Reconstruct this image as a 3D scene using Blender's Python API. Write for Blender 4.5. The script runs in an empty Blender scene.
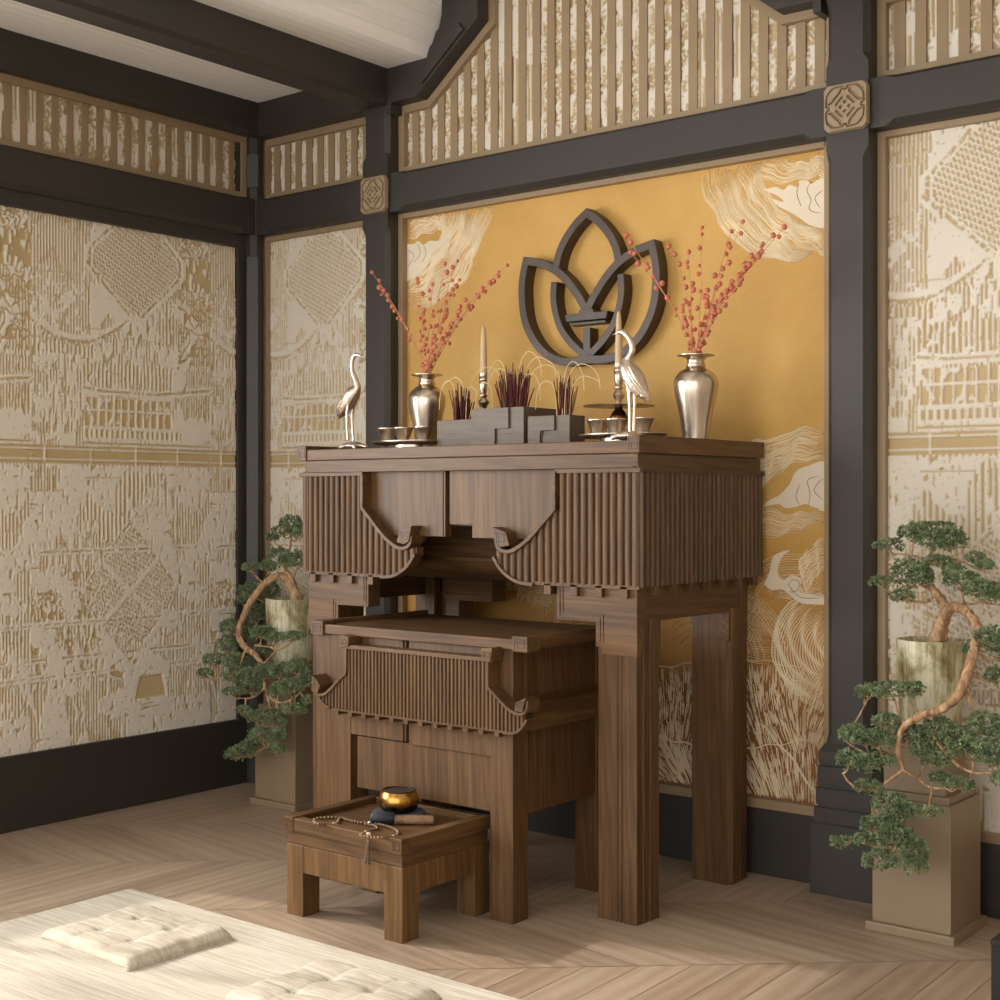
WORLD, KEY, SUN, EXPO = 2.4, 200, 2.1, .30
import bpy, math, random
import numpy as np
from mathutils import Vector, Matrix
C = bpy.context.scene.collection
rnd = random.Random(7)
PI = math.pi

# ------------------------------------------------------------------ camera model
FPX, YAW, HZ = 1390.0, math.radians(38.5), 497.0
CAM = Vector((4.17, -3.71, 1.12))
FW = Vector((-math.sin(YAW), math.cos(YAW), 0)); RT = Vector((math.cos(YAW), math.sin(YAW), 0)); UP = Vector((0, 0, 1))
def at(px, py, y):
    """point of the photograph on the plane Y = y, in metres"""
    d = FW + RT*((px-500)/FPX) + UP*((HZ-py)/FPX)
    return CAM + d*((y-CAM.y)/d.y)
def atz(px, py, z):
    d = FW + RT*((px-500)/FPX) + UP*((HZ-py)/FPX)
    return CAM + d*((z-CAM.z)/d.z)
def mpp(p):
    return (Vector(p)-CAM).dot(FW)/FPX      # metres a photo pixel covers there

# ------------------------------------------------------------------ mesh helpers
class MB:
    def __init__(s): s.v = []; s.f = []
    def add(s, vs, fs):
        b = len(s.v); s.v += [tuple(v) for v in vs]; s.f += [tuple(i+b for i in f) for f in fs]; return s
    def box(s, x0, x1, y0, y1, z0, z1):
        return s.add([(x0,y0,z0),(x1,y0,z0),(x1,y1,z0),(x0,y1,z0),(x0,y0,z1),(x1,y0,z1),(x1,y1,z1),(x0,y1,z1)],
                     [(0,3,2,1),(4,5,6,7),(0,1,5,4),(1,2,6,5),(2,3,7,6),(3,0,4,7)])
    def prism(s, poly, a, b, ax):
        """polygon extruded: ax 'y' -> poly is (x,z); 'x' -> (y,z); 'z' -> (x,y)"""
        n = len(poly)
        m = {'y': lambda p, t: (p[0], t, p[1]), 'x': lambda p, t: (t, p[0], p[1]), 'z': lambda p, t: (p[0], p[1], t)}[ax]
        ar = sum(poly[i][0]*poly[(i+1) % n][1]-poly[(i+1) % n][0]*poly[i][1] for i in range(n))
        if ar < 0: poly = poly[::-1]
        if a > b: a, b = b, a
        vs = [m(p, a) for p in poly]+[m(p, b) for p in poly]
        fs = [tuple(range(n))[::-1], tuple(range(n, 2*n))]+[(i, (i+1) % n, n+(i+1) % n, n+i) for i in range(n)]
        if ax == 'y': fs = [f[::-1] for f in fs]
        return s.add(vs, fs)
    def loft(s, rings, cap=True, closed=True):
        n = len(rings[0]); vs = [p for r in rings for p in r]; fs = []
        for k in range(len(rings)-1):
            for i in range(n if closed else n-1):
                j = (i+1) % n
                fs.append((k*n+i, k*n+j, (k+1)*n+j, (k+1)*n+i))
        if cap:
            fs.append(tuple(range(n))[::-1]); fs.append(tuple(range((len(rings)-1)*n, len(rings)*n)))
        return s.add(vs, fs)
    def tube(s, pts, r, n=8, cap=True):
        pts = [Vector(p) for p in pts]; m = len(pts)
        rs = r if isinstance(r, (list, tuple)) else [r]*m
        t0 = (pts[1]-pts[0]).normalized()
        nn = t0.orthogonal().normalized(); rings = []
        for k in range(m):
            t = (pts[min(k+1, m-1)]-pts[max(k-1, 0)])
            t = t.normalized() if t.length > 1e-9 else t0
            nn = (nn-t*nn.dot(t)); nn = nn.normalized() if nn.length > 1e-6 else t.orthogonal().normalized()
            bb = t.cross(nn)
            rings.append([pts[k]+(nn*math.cos(2*PI*i/n)+bb*math.sin(2*PI*i/n))*rs[k] for i in range(n)])
        return s.loft(rings, cap)
    def lathe(s, c, prof, n=32, sx=1, sy=1):
        rings = [[(c[0]+sx*r*math.cos(2*PI*i/n), c[1]+sy*r*math.sin(2*PI*i/n), c[2]+z) for i in range(n)] for r, z in prof]
        return s.loft(rings)
    def ball(s, c, r, n=12, m=8, sx=1, sy=1, sz=1):
        prof = [(max(1e-4, r*math.sin(PI*k/m)), -r*sz*math.cos(PI*k/m)) for k in range(m+1)]
        return s.lathe(c, prof, n, sx, sy)
    def band(s, path, w, y0, y1, closed=False):
        """a strip of width w that follows an (x,z) path, extruded between two y"""
        P = [Vector((p[0], p[1])) for p in path]; L = []; R = []
        m = len(P)
        for k in range(m):
            t1 = (P[k]-P[k-1]).normalized() if k else (P[1]-P[0]).normalized()
            t2 = (P[k+1]-P[k]).normalized() if k < m-1 else t1
            q = Vector((-t1.y-t2.y, t1.x+t2.x)).normalized(); q /= max(.34, q.dot(Vector((-t1.y, t1.x))))
            L.append(P[k]+q*w/2); R.append(P[k]-q*w/2)
        rings = [[(L[k].x, y0, L[k].y), (R[k].x, y0, R[k].y), (R[k].x, y1, R[k].y), (L[k].x, y1, L[k].y)] for k in range(m)]
        return s.loft(rings)
    def build(s, name, mat, parent=None, bevel=0, smooth=0, props=None, fixn=True):
        me = bpy.data.meshes.new(name)
        off = Vector((0, 0, 0)); p = parent
        while p is not None: off += p.location; p = p.parent
        me.from_pydata([(v[0]-off.x, v[1]-off.y, v[2]-off.z) for v in s.v], [], s.f)
        me.materials.append(mat)
        if fixn:
            import bmesh
            bm = bmesh.new(); bm.from_mesh(me); bmesh.ops.recalc_face_normals(bm, faces=bm.faces); bm.to_mesh(me); bm.free()
        me.update()
        o = bpy.data.objects.new(name, me); C.objects.link(o); o.parent = parent
        if smooth:
            me.polygons.foreach_set('use_smooth', [True]*len(me.polygons))
            me.set_sharp_from_angle(angle=math.radians(smooth))
        if bevel:
            b = o.modifiers.new('edge', 'BEVEL'); b.width = bevel; b.segments = 2; b.limit_method = 'ANGLE'; b.angle_limit = math.radians(40); b.harden_normals = False
        if props:
            for k, v in props.items(): o[k] = v
        return o
def thing(name, label, cat, loc=(0, 0, 0), group=None):
    o = bpy.data.objects.new(name, None); C.objects.link(o); o.location = loc; o.empty_display_size = .05
    o['label'] = label; o['category'] = cat
    if group: o['group'] = group
    return o
def tag(o, label, cat, group=None):
    o['label'] = label; o['category'] = cat
    if group: o['group'] = group
    return o
STR = {'kind': 'structure'}
def spline(pts, n=6):
    """Catmull-Rom through points of any dimension"""
    P = [Vector(p) for p in pts]; out = []
    for k in range(len(P)-1):
        a = P[max(k-1, 0)]; b = P[k]; c = P[k+1]; d = P[min(k+2, len(P)-1)]
        for i in range(n):
            t = i/n
            out.append(.5*((2*b)+(c-a)*t+(2*a-5*b+4*c-d)*t*t+(3*b-a-3*c+d)*t**3))
    out.append(P[-1]); return out

# ------------------------------------------------------------------ materials
def srgb(r, g, b):
    f = lambda c: (c/255/12.92) if c/255 <= .04045 else ((c/255+.055)/1.055)**2.4
    return (f(r), f(g), f(b), 1)
def newmat(name, rough=.5, metal=0, spec=.5):
    m = bpy.data.materials.new(name); m.use_nodes = True
    nt = m.node_tree; b = nt.nodes['Principled BSDF']
    b.inputs['Roughness'].default_value = rough; b.inputs['Metallic'].default_value = metal
    b.inputs['Specular IOR Level'].default_value = spec
    return m, nt, b
def N(nt, t, **kw):
    n = nt.nodes.new(t)
    for k, v in kw.items():
        if k in n.inputs: n.inputs[k].default_value = v
        else: setattr(n, k, v)
    return n
def ramp(nt, stops):
    n = nt.nodes.new('ShaderNodeValToRGB'); e = n.color_ramp.elements
    e[0].position, e[0].color = stops[0]; e[1].position, e[1].color = stops[-1]
    for p, c in stops[1:-1]:
        q = e.new(p); q.color = c
    return n
def coords(nt, scale, rot=(0, 0, 0), kind='Object'):
    tc = nt.nodes.new('ShaderNodeTexCoord'); mp = nt.nodes.new('ShaderNodeMapping')
    mp.inputs['Scale'].default_value = scale; mp.inputs['Rotation'].default_value = rot
    nt.links.new(tc.outputs[kind], mp.inputs['Vector']); return mp.outputs['Vector']
def bump(nt, b, src, dist=.001, strength=.5):
    n = nt.nodes.new('ShaderNodeBump'); n.inputs['Distance'].default_value = dist; n.inputs['Strength'].default_value = strength
    nt.links.new(src, n.inputs['Height']); nt.links.new(n.outputs['Normal'], b.inputs['Normal'])
def plain(name, col, rough=.5, metal=0, noise=.06, scale=8, bmp=0, bscale=60, spec=.5):
    m, nt, b = newmat(name, rough, metal, spec)
    n = N(nt, 'ShaderNodeTexNoise', Scale=1.0, Detail=4.0)
    nt.links.new(coords(nt, (scale,)*3), n.inputs['Vector'])
    c = srgb(*col); k = noise
    r = ramp(nt, [(.3, tuple(x*(1-k) for x in c[:3])+(1,)), (.7, tuple(min(1, x*(1+k)) for x in c[:3])+(1,))])
    nt.links.new(n.outputs['Fac'], r.inputs['Fac']); nt.links.new(r.outputs['Color'], b.inputs['Base Color'])
    if bmp:
        n2 = N(nt, 'ShaderNodeTexNoise', Scale=1.0, Detail=3.0); nt.links.new(coords(nt, (bscale,)*3), n2.inputs['Vector'])
        bump(nt, b, n2.outputs['Fac'], bmp, .6)
    return m
def wood(name, axis, dark, mid, light, rough=.5, fine=160, spec=.42, wide=9):
    """timber with its grain along one object axis"""
    m, nt, b = newmat(name, rough, 0, spec)
    s = [wide*1.3]*3; s['xyz'.index(axis)] = wide*.08
    n = N(nt, 'ShaderNodeTexNoise', Scale=1.0, Detail=7.0, Roughness=.62, Distortion=.9)
    nt.links.new(coords(nt, s), n.inputs['Vector'])
    s2 = [fine]*3; s2['xyz'.index(axis)] = fine*.02
    n2 = N(nt, 'ShaderNodeTexNoise', Scale=1.0, Detail=3.0, Roughness=.7)
    nt.links.new(coords(nt, s2), n2.inputs['Vector'])
    s3 = [wide*.45]*3; s3['xyz'.index(axis)] = wide*.035
    w = N(nt, 'ShaderNodeTexWave', Scale=5.0, Distortion=9.0, Detail=3.0); w.bands_direction = 'DIAGONAL'
    w.inputs['Detail Scale'].default_value = 1.4
    nt.links.new(coords(nt, s3), w.inputs['Vector'])
    a = N(nt, 'ShaderNodeMath', operation='MULTIPLY'); a.inputs[1].default_value = .40; nt.links.new(n2.outputs['Fac'], a.inputs[0])
    a2 = N(nt, 'ShaderNodeMath', operation='MULTIPLY_ADD'); a2.inputs[1].default_value = .10; nt.links.new(w.outputs['Fac'], a2.inputs[0]); nt.links.new(a.outputs[0], a2.inputs[2])
    a3 = N(nt, 'ShaderNodeMath', operation='MULTIPLY_ADD'); a3.inputs[1].default_value = .5; nt.links.new(n.outputs['Fac'], a3.inputs[0]); nt.links.new(a2.outputs[0], a3.inputs[2])
    r = ramp(nt, [(.32, srgb(*dark)), (.5, srgb(*mid)), (.68, srgb(*light))])
    nt.links.new(a3.outputs[0], r.inputs['Fac']); nt.links.new(r.outputs['Color'], b.inputs['Base Color'])
    b.inputs['Coat Weight'].default_value = .0; b.inputs['Coat Roughness'].default_value = .5
    bump(nt, b, n2.outputs['Fac'], .0006, .35)
    return m
WD, WM, WL = (62, 41, 22), (90, 63, 37), (113, 83, 51)
M = {}
M['wood_z'] = wood('walnut_upright', 'z', WD, WM, WL)
M['wood_x'] = wood('walnut_length', 'x', WD, WM, WL)
M['wood_y'] = wood('walnut_depth', 'y', WD, WM, WL)
M['stool_z'] = wood('walnut_stool_upright', 'z', (70, 47, 24), (99, 70, 38), (122, 90, 53))
M['stool_x'] = wood('walnut_stool_length', 'x', (64, 43, 22), (91, 64, 36), (112, 82, 49))
M['stool_y'] = wood('walnut_stool_depth', 'y', (64, 43, 22), (91, 64, 36), (112, 82, 49))
M['grey_wood'] = wood('grey_stained_wood', 'x', (88, 74, 63), (100, 86, 74), (110, 96, 83), .5)
M['lotus_wood'] = wood('dark_stained_wood', 'z', (50, 34, 23), (62, 44, 31), (74, 55, 40), .5, spec=.7)
M['black'] = plain('matt_black', (10, 10, 10), .6, 0, .03)
M['frame'] = plain('charcoal_timber', (51, 46, 42), .5, 0, .05, 5, spec=.55)
M['beige'] = plain('beige_paint', (152, 130, 101), .45, 0, .04, 6)
M['pedestal'] = plain('taupe_lacquer', (140, 121, 97), .4, 0, .03, 4)
M['plaque'] = plain('beige_plaque', (150, 131, 103), .5, 0, .04, 20)
M['silver'] = plain('champagne_silver', (206, 192, 176), .28, 1, .06, 20, .0006, 40)
M['silver_rough'] = plain('cast_champagne_silver', (220, 204, 188), .36, 1, .1, 60, .002, 130)
M['brass_dark'] = plain('old_bronze', (120, 88, 62), .3, 1, .15, 40)
M['candle'] = plain('tan_wax', (205, 178, 140), .5, 0, .03, 20)
M['incense'] = plain('dark_red_incense', (84, 22, 26), .8, 0, .2, 200)
M['incense_tip'] = plain('burnt_brown_incense', (116, 84, 62), .8, 0, .2, 200)
M['ash'] = plain('pale_ash', (216, 196, 150), .8, 0, .05, 50)
M['berry'] = plain('coral_berry', (206, 118, 90), .5, 0, .3, 70, .001, 200)
M['twig'] = plain('pale_twig', (204, 146, 112), .7, 0, .1, 90)
M['navy'] = plain('blue_grey_suede', (74, 78, 90), .85, 0, .1, 60, .001, 300)
M['navy_dark'] = plain('navy_leather', (30, 34, 50), .6, 0, .1, 60)
M['bead'] = plain('mottled_bead', (112, 84, 60), .3, 0, .5, 160)
M['bead_pale'] = plain('pale_bead', (226, 208, 176), .3, 0, .1, 60)
M['tassel'] = plain('taupe_thread', (98, 80, 62), .9, 0, .2, 200)
M['soil'] = plain('dark_soil', (56, 44, 34), .95, 0, .3, 60, .004, 90)
M['groove_shade'] = plain('dark_groove_shade', (54, 38, 25), .5)  # shade of the cut key grooves, put into the colour
M['bark'] = None
M['gold_bowl'] = None

def bark():
    m, nt, b = newmat('juniper_bark', .8)
    n = N(nt, 'ShaderNodeTexNoise', Scale=1.0, Detail=6.0, Distortion=1.0); nt.links.new(coords(nt, (60, 60, 22)), n.inputs['Vector'])
    r = ramp(nt, [(.3, srgb(112, 82, 58)), (.5, srgb(172, 136, 100)), (.72, srgb(212, 180, 140))])
    nt.links.new(n.outputs['Fac'], r.inputs['Fac']); nt.links.new(r.outputs['Color'], b.inputs['Base Color'])
    bump(nt, b, n.outputs['Fac'], .004, .8); return m
M['bark'] = bark()
def leaf():
    m, nt, b = newmat('juniper_leaf', .65, 0, .3)
    n = N(nt, 'ShaderNodeTexNoise', Scale=1.0, Detail=3.0); nt.links.new(coords(nt, (45, 45, 45)), n.inputs['Vector'])
    r = ramp(nt, [(.3, srgb(88, 104, 74)), (.5, srgb(124, 141, 104)), (.72, srgb(172, 186, 144))])
    nt.links.new(n.outputs['Fac'], r.inputs['Fac']); nt.links.new(r.outputs['Color'], b.inputs['Base Color']); return m
M['leaf'] = leaf()
def potmat():
    m, nt, b = newmat('weathered_glaze', .5)
    n = N(nt, 'ShaderNodeTexNoise', Scale=1.0, Detail=7.0, Distortion=.6, Roughness=.65); nt.links.new(coords(nt, (13, 13, 8)), n.inputs['Vector'])
    r = ramp(nt, [(.34, srgb(112, 92, 58)), (.45, srgb(158, 148, 108)), (.54, srgb(204, 196, 164)), (.68, srgb(226, 219, 198))])
    n2 = N(nt, 'ShaderNodeTexNoise', Scale=1.0, Detail=6.0); nt.links.new(coords(nt, (110, 110, 9)), n2.inputs['Vector'])
    r2 = ramp(nt, [(.45, srgb(255, 255, 255)), (.75, srgb(150, 150, 96))])
    mx = N(nt, 'ShaderNodeMix', data_type='RGBA', blend_type='MULTIPLY'); mx.inputs[0].default_value = .8
    nt.links.new(n.outputs['Fac'], r.inputs['Fac']); nt.links.new(n2.outputs['Fac'], r2.inputs['Fac'])
    nt.links.new(r.outputs['Color'], mx.inputs[6]); nt.links.new(r2.outputs['Color'], mx.inputs[7])
    nt.links.new(mx.outputs[2], b.inputs['Base Color']); bump(nt, b, n.outputs['Fac'], .003, .5); return m
M['pot'] = potmat()
def goldbowl():
    m, nt, b = newmat('black_and_gold_metal', .25, 1)
    tc = nt.nodes.new('ShaderNodeTexCoord'); sp = nt.nodes.new('ShaderNodeSeparateXYZ'); nt.links.new(tc.outputs['Object'], sp.inputs[0])
    n = N(nt, 'ShaderNodeTexNoise', Scale=1.0, Detail=5.0, Roughness=.7); nt.links.new(coords(nt, (60, 60, 130)), n.inputs['Vector'])
    a = N(nt, 'ShaderNodeMath', operation='MULTIPLY_ADD'); a.inputs[1].default_value = .012
    nt.links.new(n.outputs['Fac'], a.inputs[0]); nt.links.new(sp.outputs['Z'], a.inputs[2])
    r = ramp(nt, [(.028, srgb(86, 74, 62)), (.036, srgb(186, 142, 72))])
    nt.links.new(a.outputs[0], r.inputs['Fac']); nt.links.new(r.outputs['Color'], b.inputs['Base Color']); return m
M['gold_bowl'] = goldbowl()
def fabric(name, c1, c2, sx, sy):
    m, nt, b = newmat(name, .95, 0, .1)
    n = N(nt, 'ShaderNodeTexNoise', Scale=1.0, Detail=5.0, Roughness=.7); nt.links.new(coords(nt, (sx, sy, 40)), n.inputs['Vector'])
    r = ramp(nt, [(.34, srgb(*c1)), (.62, srgb(*c2))]); nt.links.new(n.outputs['Fac'], r.inputs['Fac']); nt.links.new(r.outputs['Color'], b.inputs['Base Color'])
    n2 = N(nt, 'ShaderNodeTexNoise', Scale=1.0, Detail=2.0); nt.links.new(coords(nt, (sx*4, sy*4, 100)), n2.inputs['Vector'])
    bump(nt, b, n2.outputs['Fac'], .002, .5); return m
M['rug'] = fabric('cream_woven_wool', (186, 176, 159), (214, 207, 193), 5, 120)
M['cushion'] = fabric('cream_slub_linen', (180, 169, 150), (211, 202, 186), 8, 100)
def relief_mat():
    m, nt, b = newmat('relief_plaster', .75, 0, .25)
    at_ = N(nt, 'ShaderNodeAttribute', attribute_name='relief')
    n = N(nt, 'ShaderNodeTexNoise', Scale=1.0, Detail=3.0); nt.links.new(coords(nt, (3, 3, 3)), n.inputs['Vector'])
    r0 = ramp(nt, [(.3, srgb(180, 157, 115)), (.7, srgb(196, 175, 135))])
    nt.links.new(n.outputs['Fac'], r0.inputs['Fac'])
    mx = N(nt, 'ShaderNodeMix', data_type='RGBA'); nt.links.new(at_.outputs['Fac'], mx.inputs[0]); nt.links.new(r0.outputs['Color'], mx.inputs[6])
    mx.inputs[7].default_value = srgb(222, 214, 201)
    nt.links.new(mx.outputs[2], b.inputs['Base Color']); return m
M['relief'] = relief_mat()
def goldmat():
    m, nt, b = newmat('gold_silk', .62, 0, .3)
    n = N(nt, 'ShaderNodeTexNoise', Scale=1.0, Detail=5.0, Roughness=.6); nt.links.new(coords(nt, (3, 3, 3)), n.inputs['Vector'])
    r = ramp(nt, [(.3, srgb(200, 156, 84)), (.7, srgb(214, 172, 100))]); nt.links.new(n.outputs['Fac'], r.inputs['Fac'])
    n3 = N(nt, 'ShaderNodeTexNoise', Scale=1.0, Detail=4.0); nt.links.new(coords(nt, (55, 55, 170)), n3.inputs['Vector'])
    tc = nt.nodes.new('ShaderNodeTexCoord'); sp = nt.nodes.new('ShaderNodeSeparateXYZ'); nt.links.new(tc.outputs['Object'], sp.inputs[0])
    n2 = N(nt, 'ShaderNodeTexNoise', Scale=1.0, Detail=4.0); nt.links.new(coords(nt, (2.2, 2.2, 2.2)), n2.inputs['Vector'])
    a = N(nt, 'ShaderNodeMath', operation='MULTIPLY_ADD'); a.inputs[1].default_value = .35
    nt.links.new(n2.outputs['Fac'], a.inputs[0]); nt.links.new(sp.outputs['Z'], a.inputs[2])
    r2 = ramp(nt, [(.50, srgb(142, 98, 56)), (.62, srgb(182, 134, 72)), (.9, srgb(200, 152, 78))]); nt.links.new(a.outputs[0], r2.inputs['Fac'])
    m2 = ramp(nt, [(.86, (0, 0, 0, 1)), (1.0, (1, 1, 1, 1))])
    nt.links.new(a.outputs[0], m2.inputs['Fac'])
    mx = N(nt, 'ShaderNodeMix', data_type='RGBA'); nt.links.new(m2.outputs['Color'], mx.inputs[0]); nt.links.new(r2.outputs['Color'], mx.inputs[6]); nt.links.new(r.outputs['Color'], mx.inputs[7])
    mx2 = N(nt, 'ShaderNodeMix', data_type='RGBA', blend_type='MULTIPLY'); mx2.inputs[0].default_value = .12
    nt.links.new(mx.outputs[2], mx2.inputs[6]); nt.links.new(n3.outputs['Fac'], mx2.inputs[7])
    nt.links.new(mx2.outputs[2], b.inputs['Base Color']); bump(nt, b, n3.outputs['Fac'], .0008, .3); return m
M['gold'] = goldmat()
M['cream'] = plain('cream_enamel', (228, 214, 190), .6, 0, .03, 10)
M['cream_line'] = plain('cream_thread', (240, 228, 202), .65, 0, .08, 10)
M['ink_line'] = plain('brown_outline', (110, 86, 62), .7, 0, .05, 10)
def ceilmat():
    m, nt, b = newmat('white_boards', .6)
    n = N(nt, 'ShaderNodeTexNoise', Scale=1.0, Detail=4.0); nt.links.new(coords(nt, (40, 1.2, 40)), n.inputs['Vector'])
    r = ramp(nt, [(.3, srgb(244, 242, 238)), (.7, srgb(250, 249, 247))]); nt.links.new(n.outputs['Fac'], r.inputs['Fac']); nt.links.new(r.outputs['Color'], b.inputs['Base Color'])
    bump(nt, b, n.outputs['Fac'], .004, .6); return m
M['ceiling'] = ceilmat()
M['plaster'] = plain('plain_plaster', (206, 196, 180), .8, 0, .03)
def floormat():
    m, nt, b = newmat('oak_planks', .42, 0, .45)
    uv = N(nt, 'ShaderNodeUVMap', uv_map='UVMap')
    def mp(sc):
        q = nt.nodes.new('ShaderNodeMapping'); q.inputs['Scale'].default_value = sc; nt.links.new(uv.outputs['UV'], q.inputs['Vector']); return q.outputs['Vector']
    n = N(nt, 'ShaderNodeTexNoise', Scale=1.0, Detail=6.0, Roughness=.6, Distortion=1.5); nt.links.new(mp((2.0, 17, 1)), n.inputs['Vector'])
    w = N(nt, 'ShaderNodeTexWave', Scale=1.0, Distortion=7.0, Detail=3.0); w.bands_direction = 'Y'; w.inputs['Detail Scale'].default_value = 1.2
    nt.links.new(mp((.8, 6, 1)), w.inputs['Vector'])
    n2 = N(nt, 'ShaderNodeTexNoise', Scale=1.0, Detail=2.0); nt.links.new(mp((5, 160, 1)), n2.inputs['Vector'])
    tint = N(nt, 'ShaderNodeAttribute', attribute_name='tint')
    a = N(nt, 'ShaderNodeMath', operation='MULTIPLY_ADD'); a.inputs[1].default_value = .20; nt.links.new(w.outputs['Fac'], a.inputs[0])
    a0 = N(nt, 'ShaderNodeMath', operation='MULTIPLY'); a0.inputs[1].default_value = .45; nt.links.new(n.outputs['Fac'], a0.inputs[0]); nt.links.new(a0.outputs[0], a.inputs[2])
    a1 = N(nt, 'ShaderNodeMath', operation='MULTIPLY_ADD'); a1.inputs[1].default_value = .30; nt.links.new(n2.outputs['Fac'], a1.inputs[0]); nt.links.new(a.outputs[0], a1.inputs[2])
    a2 = N(nt, 'ShaderNodeMath', operation='ADD'); nt.links.new(a1.outputs[0], a2.inputs[0]); nt.links.new(tint.outputs['Fac'], a2.inputs[1])
    r = ramp(nt, [(.2, srgb(150, 128, 108)), (.5, srgb(168, 147, 126)), (.8, srgb(184, 164, 144))])
    nt.links.new(a2.outputs[0], r.inputs['Fac']); nt.links.new(r.outputs['Color'], b.inputs['Base Color'])
    bump(nt, b, n2.outputs['Fac'], .0006, .35); return m
M['floor'] = floormat()
# ------------------------------------------------------------------ relief wallpaper
RS = .003
nr = np.random.RandomState(5)
def vnoise(shape, cu, cv):
    """smooth value noise, cu x cv samples per cell"""
    h, w = shape
    g = nr.rand(int(h/cv)+3, int(w/cu)+3)
    y = np.arange(h)/cv; x = np.arange(w)/cu
    yi = y.astype(int); xi = x.astype(int); fy = (y-yi)[:, None]; fx = (x-xi)[None]
    a = g[yi][:, xi]; b = g[yi][:, xi+1]; c = g[yi+1][:, xi]; d = g[yi+1][:, xi+1]
    return (a*(1-fx)+b*fx)*(1-fy)+(c*(1-fx)+d*fx)*fy
PW, ZB, ZT = .78, .20, 2.90
def make_tile():
    W = int(round(PW/RS)); H = int(round((ZT-ZB)/RS))
    u = (np.arange(W)*RS-.24)[None, :].repeat(H, 0); z = (ZB+np.arange(H)*RS)[:, None].repeat(W, 1)
    ns = vnoise((H, W), 3, 9); nl = vnoise((H, W), 26, 30); nf = vnoise((H, W), 2, 2); nm = vnoise((H, W), 8, 12); nk = vnoise((H, W), 5, 6)
    wob = (vnoise((H, W), 14, 40)-.5)*.006
    h = np.ones((H, W))
    def lines(p, duty=.5, ph=0.): return (((u+wob+ph) % p)/p > duty).astype(float)
    L = lines(.0120, .55)                  # upright flutes
    Lw = lines(.0165, .5)
    D = np.where((np.abs(((u+z*.25) % .0125)-.006) < .0040) & (((z+u*.5) % .018) < .0125), 0., 1.)   # slanted dots
    # base: flutes that fade in and out
    h = np.where(nl+.35*(ns-.5) > .52, np.where(ns > .28, L, 1), 1.)
    def put(mask, val): h[mask] = (val if np.isscalar(val) else val[mask])
    up = z > 1.60
    put(up & (u < 0.0), L)
    put(up & (u >= .385), np.where(nk > .5, 1, lines(.0125, .6)))
    # little square marks
    tb = (z > 2.02) & (z < 2.10) & (u > .39) & (u < .53)
    put(tb, np.where(nf > .5, 1., 0.)); put((z > 1.90) & (z < 2.02) & (u > .385), np.where(ns > .62, 1., 0.))
    put((z > 2.10) & (u > .385), L)
    put((z > 1.62) & (z < 1.9) & (u > .385), np.where(np.abs(nk-.5) < .10, 0., np.where(nl > .55, L, 1.)))
    tree = (z > 1.66) & (z < 1.92) & (u < -.02) & (nk+.5*(nf-.5) > .55); put(tree, 1.)
    # roof: pale peak and two swooping ridges
    def swoop(u0, zlow, zend, w0): return zlow+(zend-zlow)*np.clip(((u-u0)/w0)**2, 0, 1.6)
    s1 = swoop(-.06, 1.665, 1.79, .25)
    below = (z < s1-.015) & (z > 1.505) & (u < .36)
    put(below, np.where(ns > .3, Lw, 1.)); put(below & (u > .12) & (u < .3) & (z > 1.6), np.where(ns > .7, 0., 1.))
    for k, off in enumerate((0, .02)):
        c = np.abs(z-s1-off) < .006; put(c & (u < .36), np.where(nf > .35, 1. if k else 0., 1.))
    put((np.abs(z-s1-.010) < .005) & (u < .36), 1.)
    # hexagonal lens
    uc, zc = .195, 1.97
    d1 = np.abs(u-uc)/.185
    hexa = np.maximum(d1, np.abs(u-uc)/.214+np.abs(z-zc)/.2)
    put((hexa < 1.22) & (z > 1.62), 1.); put((hexa < 1.0) & (z > 1.62), D)
    ring = (np.abs(hexa-1.08) < .035) & (z > 1.62); put(ring, np.where(nf > .45, 0., 1.))
    # pale peak under the lens
    peak = (z < 1.80-np.abs(u-.2)*1.05-.03*np.sin(np.abs(u-.2)*30)) & (z > 1.6); put(peak, np.where(ns > .8, 0., 1.))
    pt = peak & (z < 1.70) & (np.abs(u-.2) < .14); put(pt, np.where((ns > .55) & (L < .5), 0., 1.))
    # eave, windows, balusters, rails
    e = 1.50+.12*np.clip((np.abs(u-.17)-.12), 0, 1)
    put((z < e+.012) & (z > e-.018), 1.); put((np.abs(z-e+.002) < .004) & (nf > .3), 0.)
    win = (z > 1.375) & (z < 1.475) & (u > -.02) & (u < .36)
    put(win, np.where(((u % .032) < .007) | (np.abs(z-1.43) < .004), 1., np.where(ns > .75, 1, 0)))
    put((z > 1.32) & (z < 1.375) & (u > -.05) & (u < .40), np.where(((u % .022) < .011) & (z > 1.332) & (z < 1.36), 0., 1.))
    rail = (z > 1.235) & (z < 1.30); put(rail, np.where((np.abs(z-1.288) < .004) | (np.abs(z-1.252) < .0035) | ((u % .19) < .006), 1., 0.))
    put((z > 1.30) & (z < 1.32), 1.); put((np.abs(z-1.31) < .003), 0.)
    # dense tower of strokes
    tw = (u > -.235) & (u < -.035) & (z > 1.3) & (z < 1.62); put(tw, np.where(ns+.3*(nf-.5) > .5, 1., np.where(L > .5, 1., 0.)))
    # arch of flutes below the rail
    arc = 1.02-np.sqrt(np.clip(.0324-(u-.14)**2, 0, None))*.55+.10
    ar = (z < 1.235) & (z > arc-.06) & (u > -.04) & (u < .33); put(ar, lines(.018, .42))
    rim = (np.abs(z-arc+.065) < .007) & (u > -.04) & (u < .33); put(rim, np.where(nf > .45, 0., 1.))
    tree2 = (u > .16) & (u < .36) & (z > .93) & (z < 1.16) & (nm+.4*(nf-.5)+.5*(u-.2) > .42); put(tree2, np.where(nf > .9, 0, 1.))
    put((u > .37) & (u < .54) & (z < 1.235) & (z > .48), lines(.0135, .45))
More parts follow.
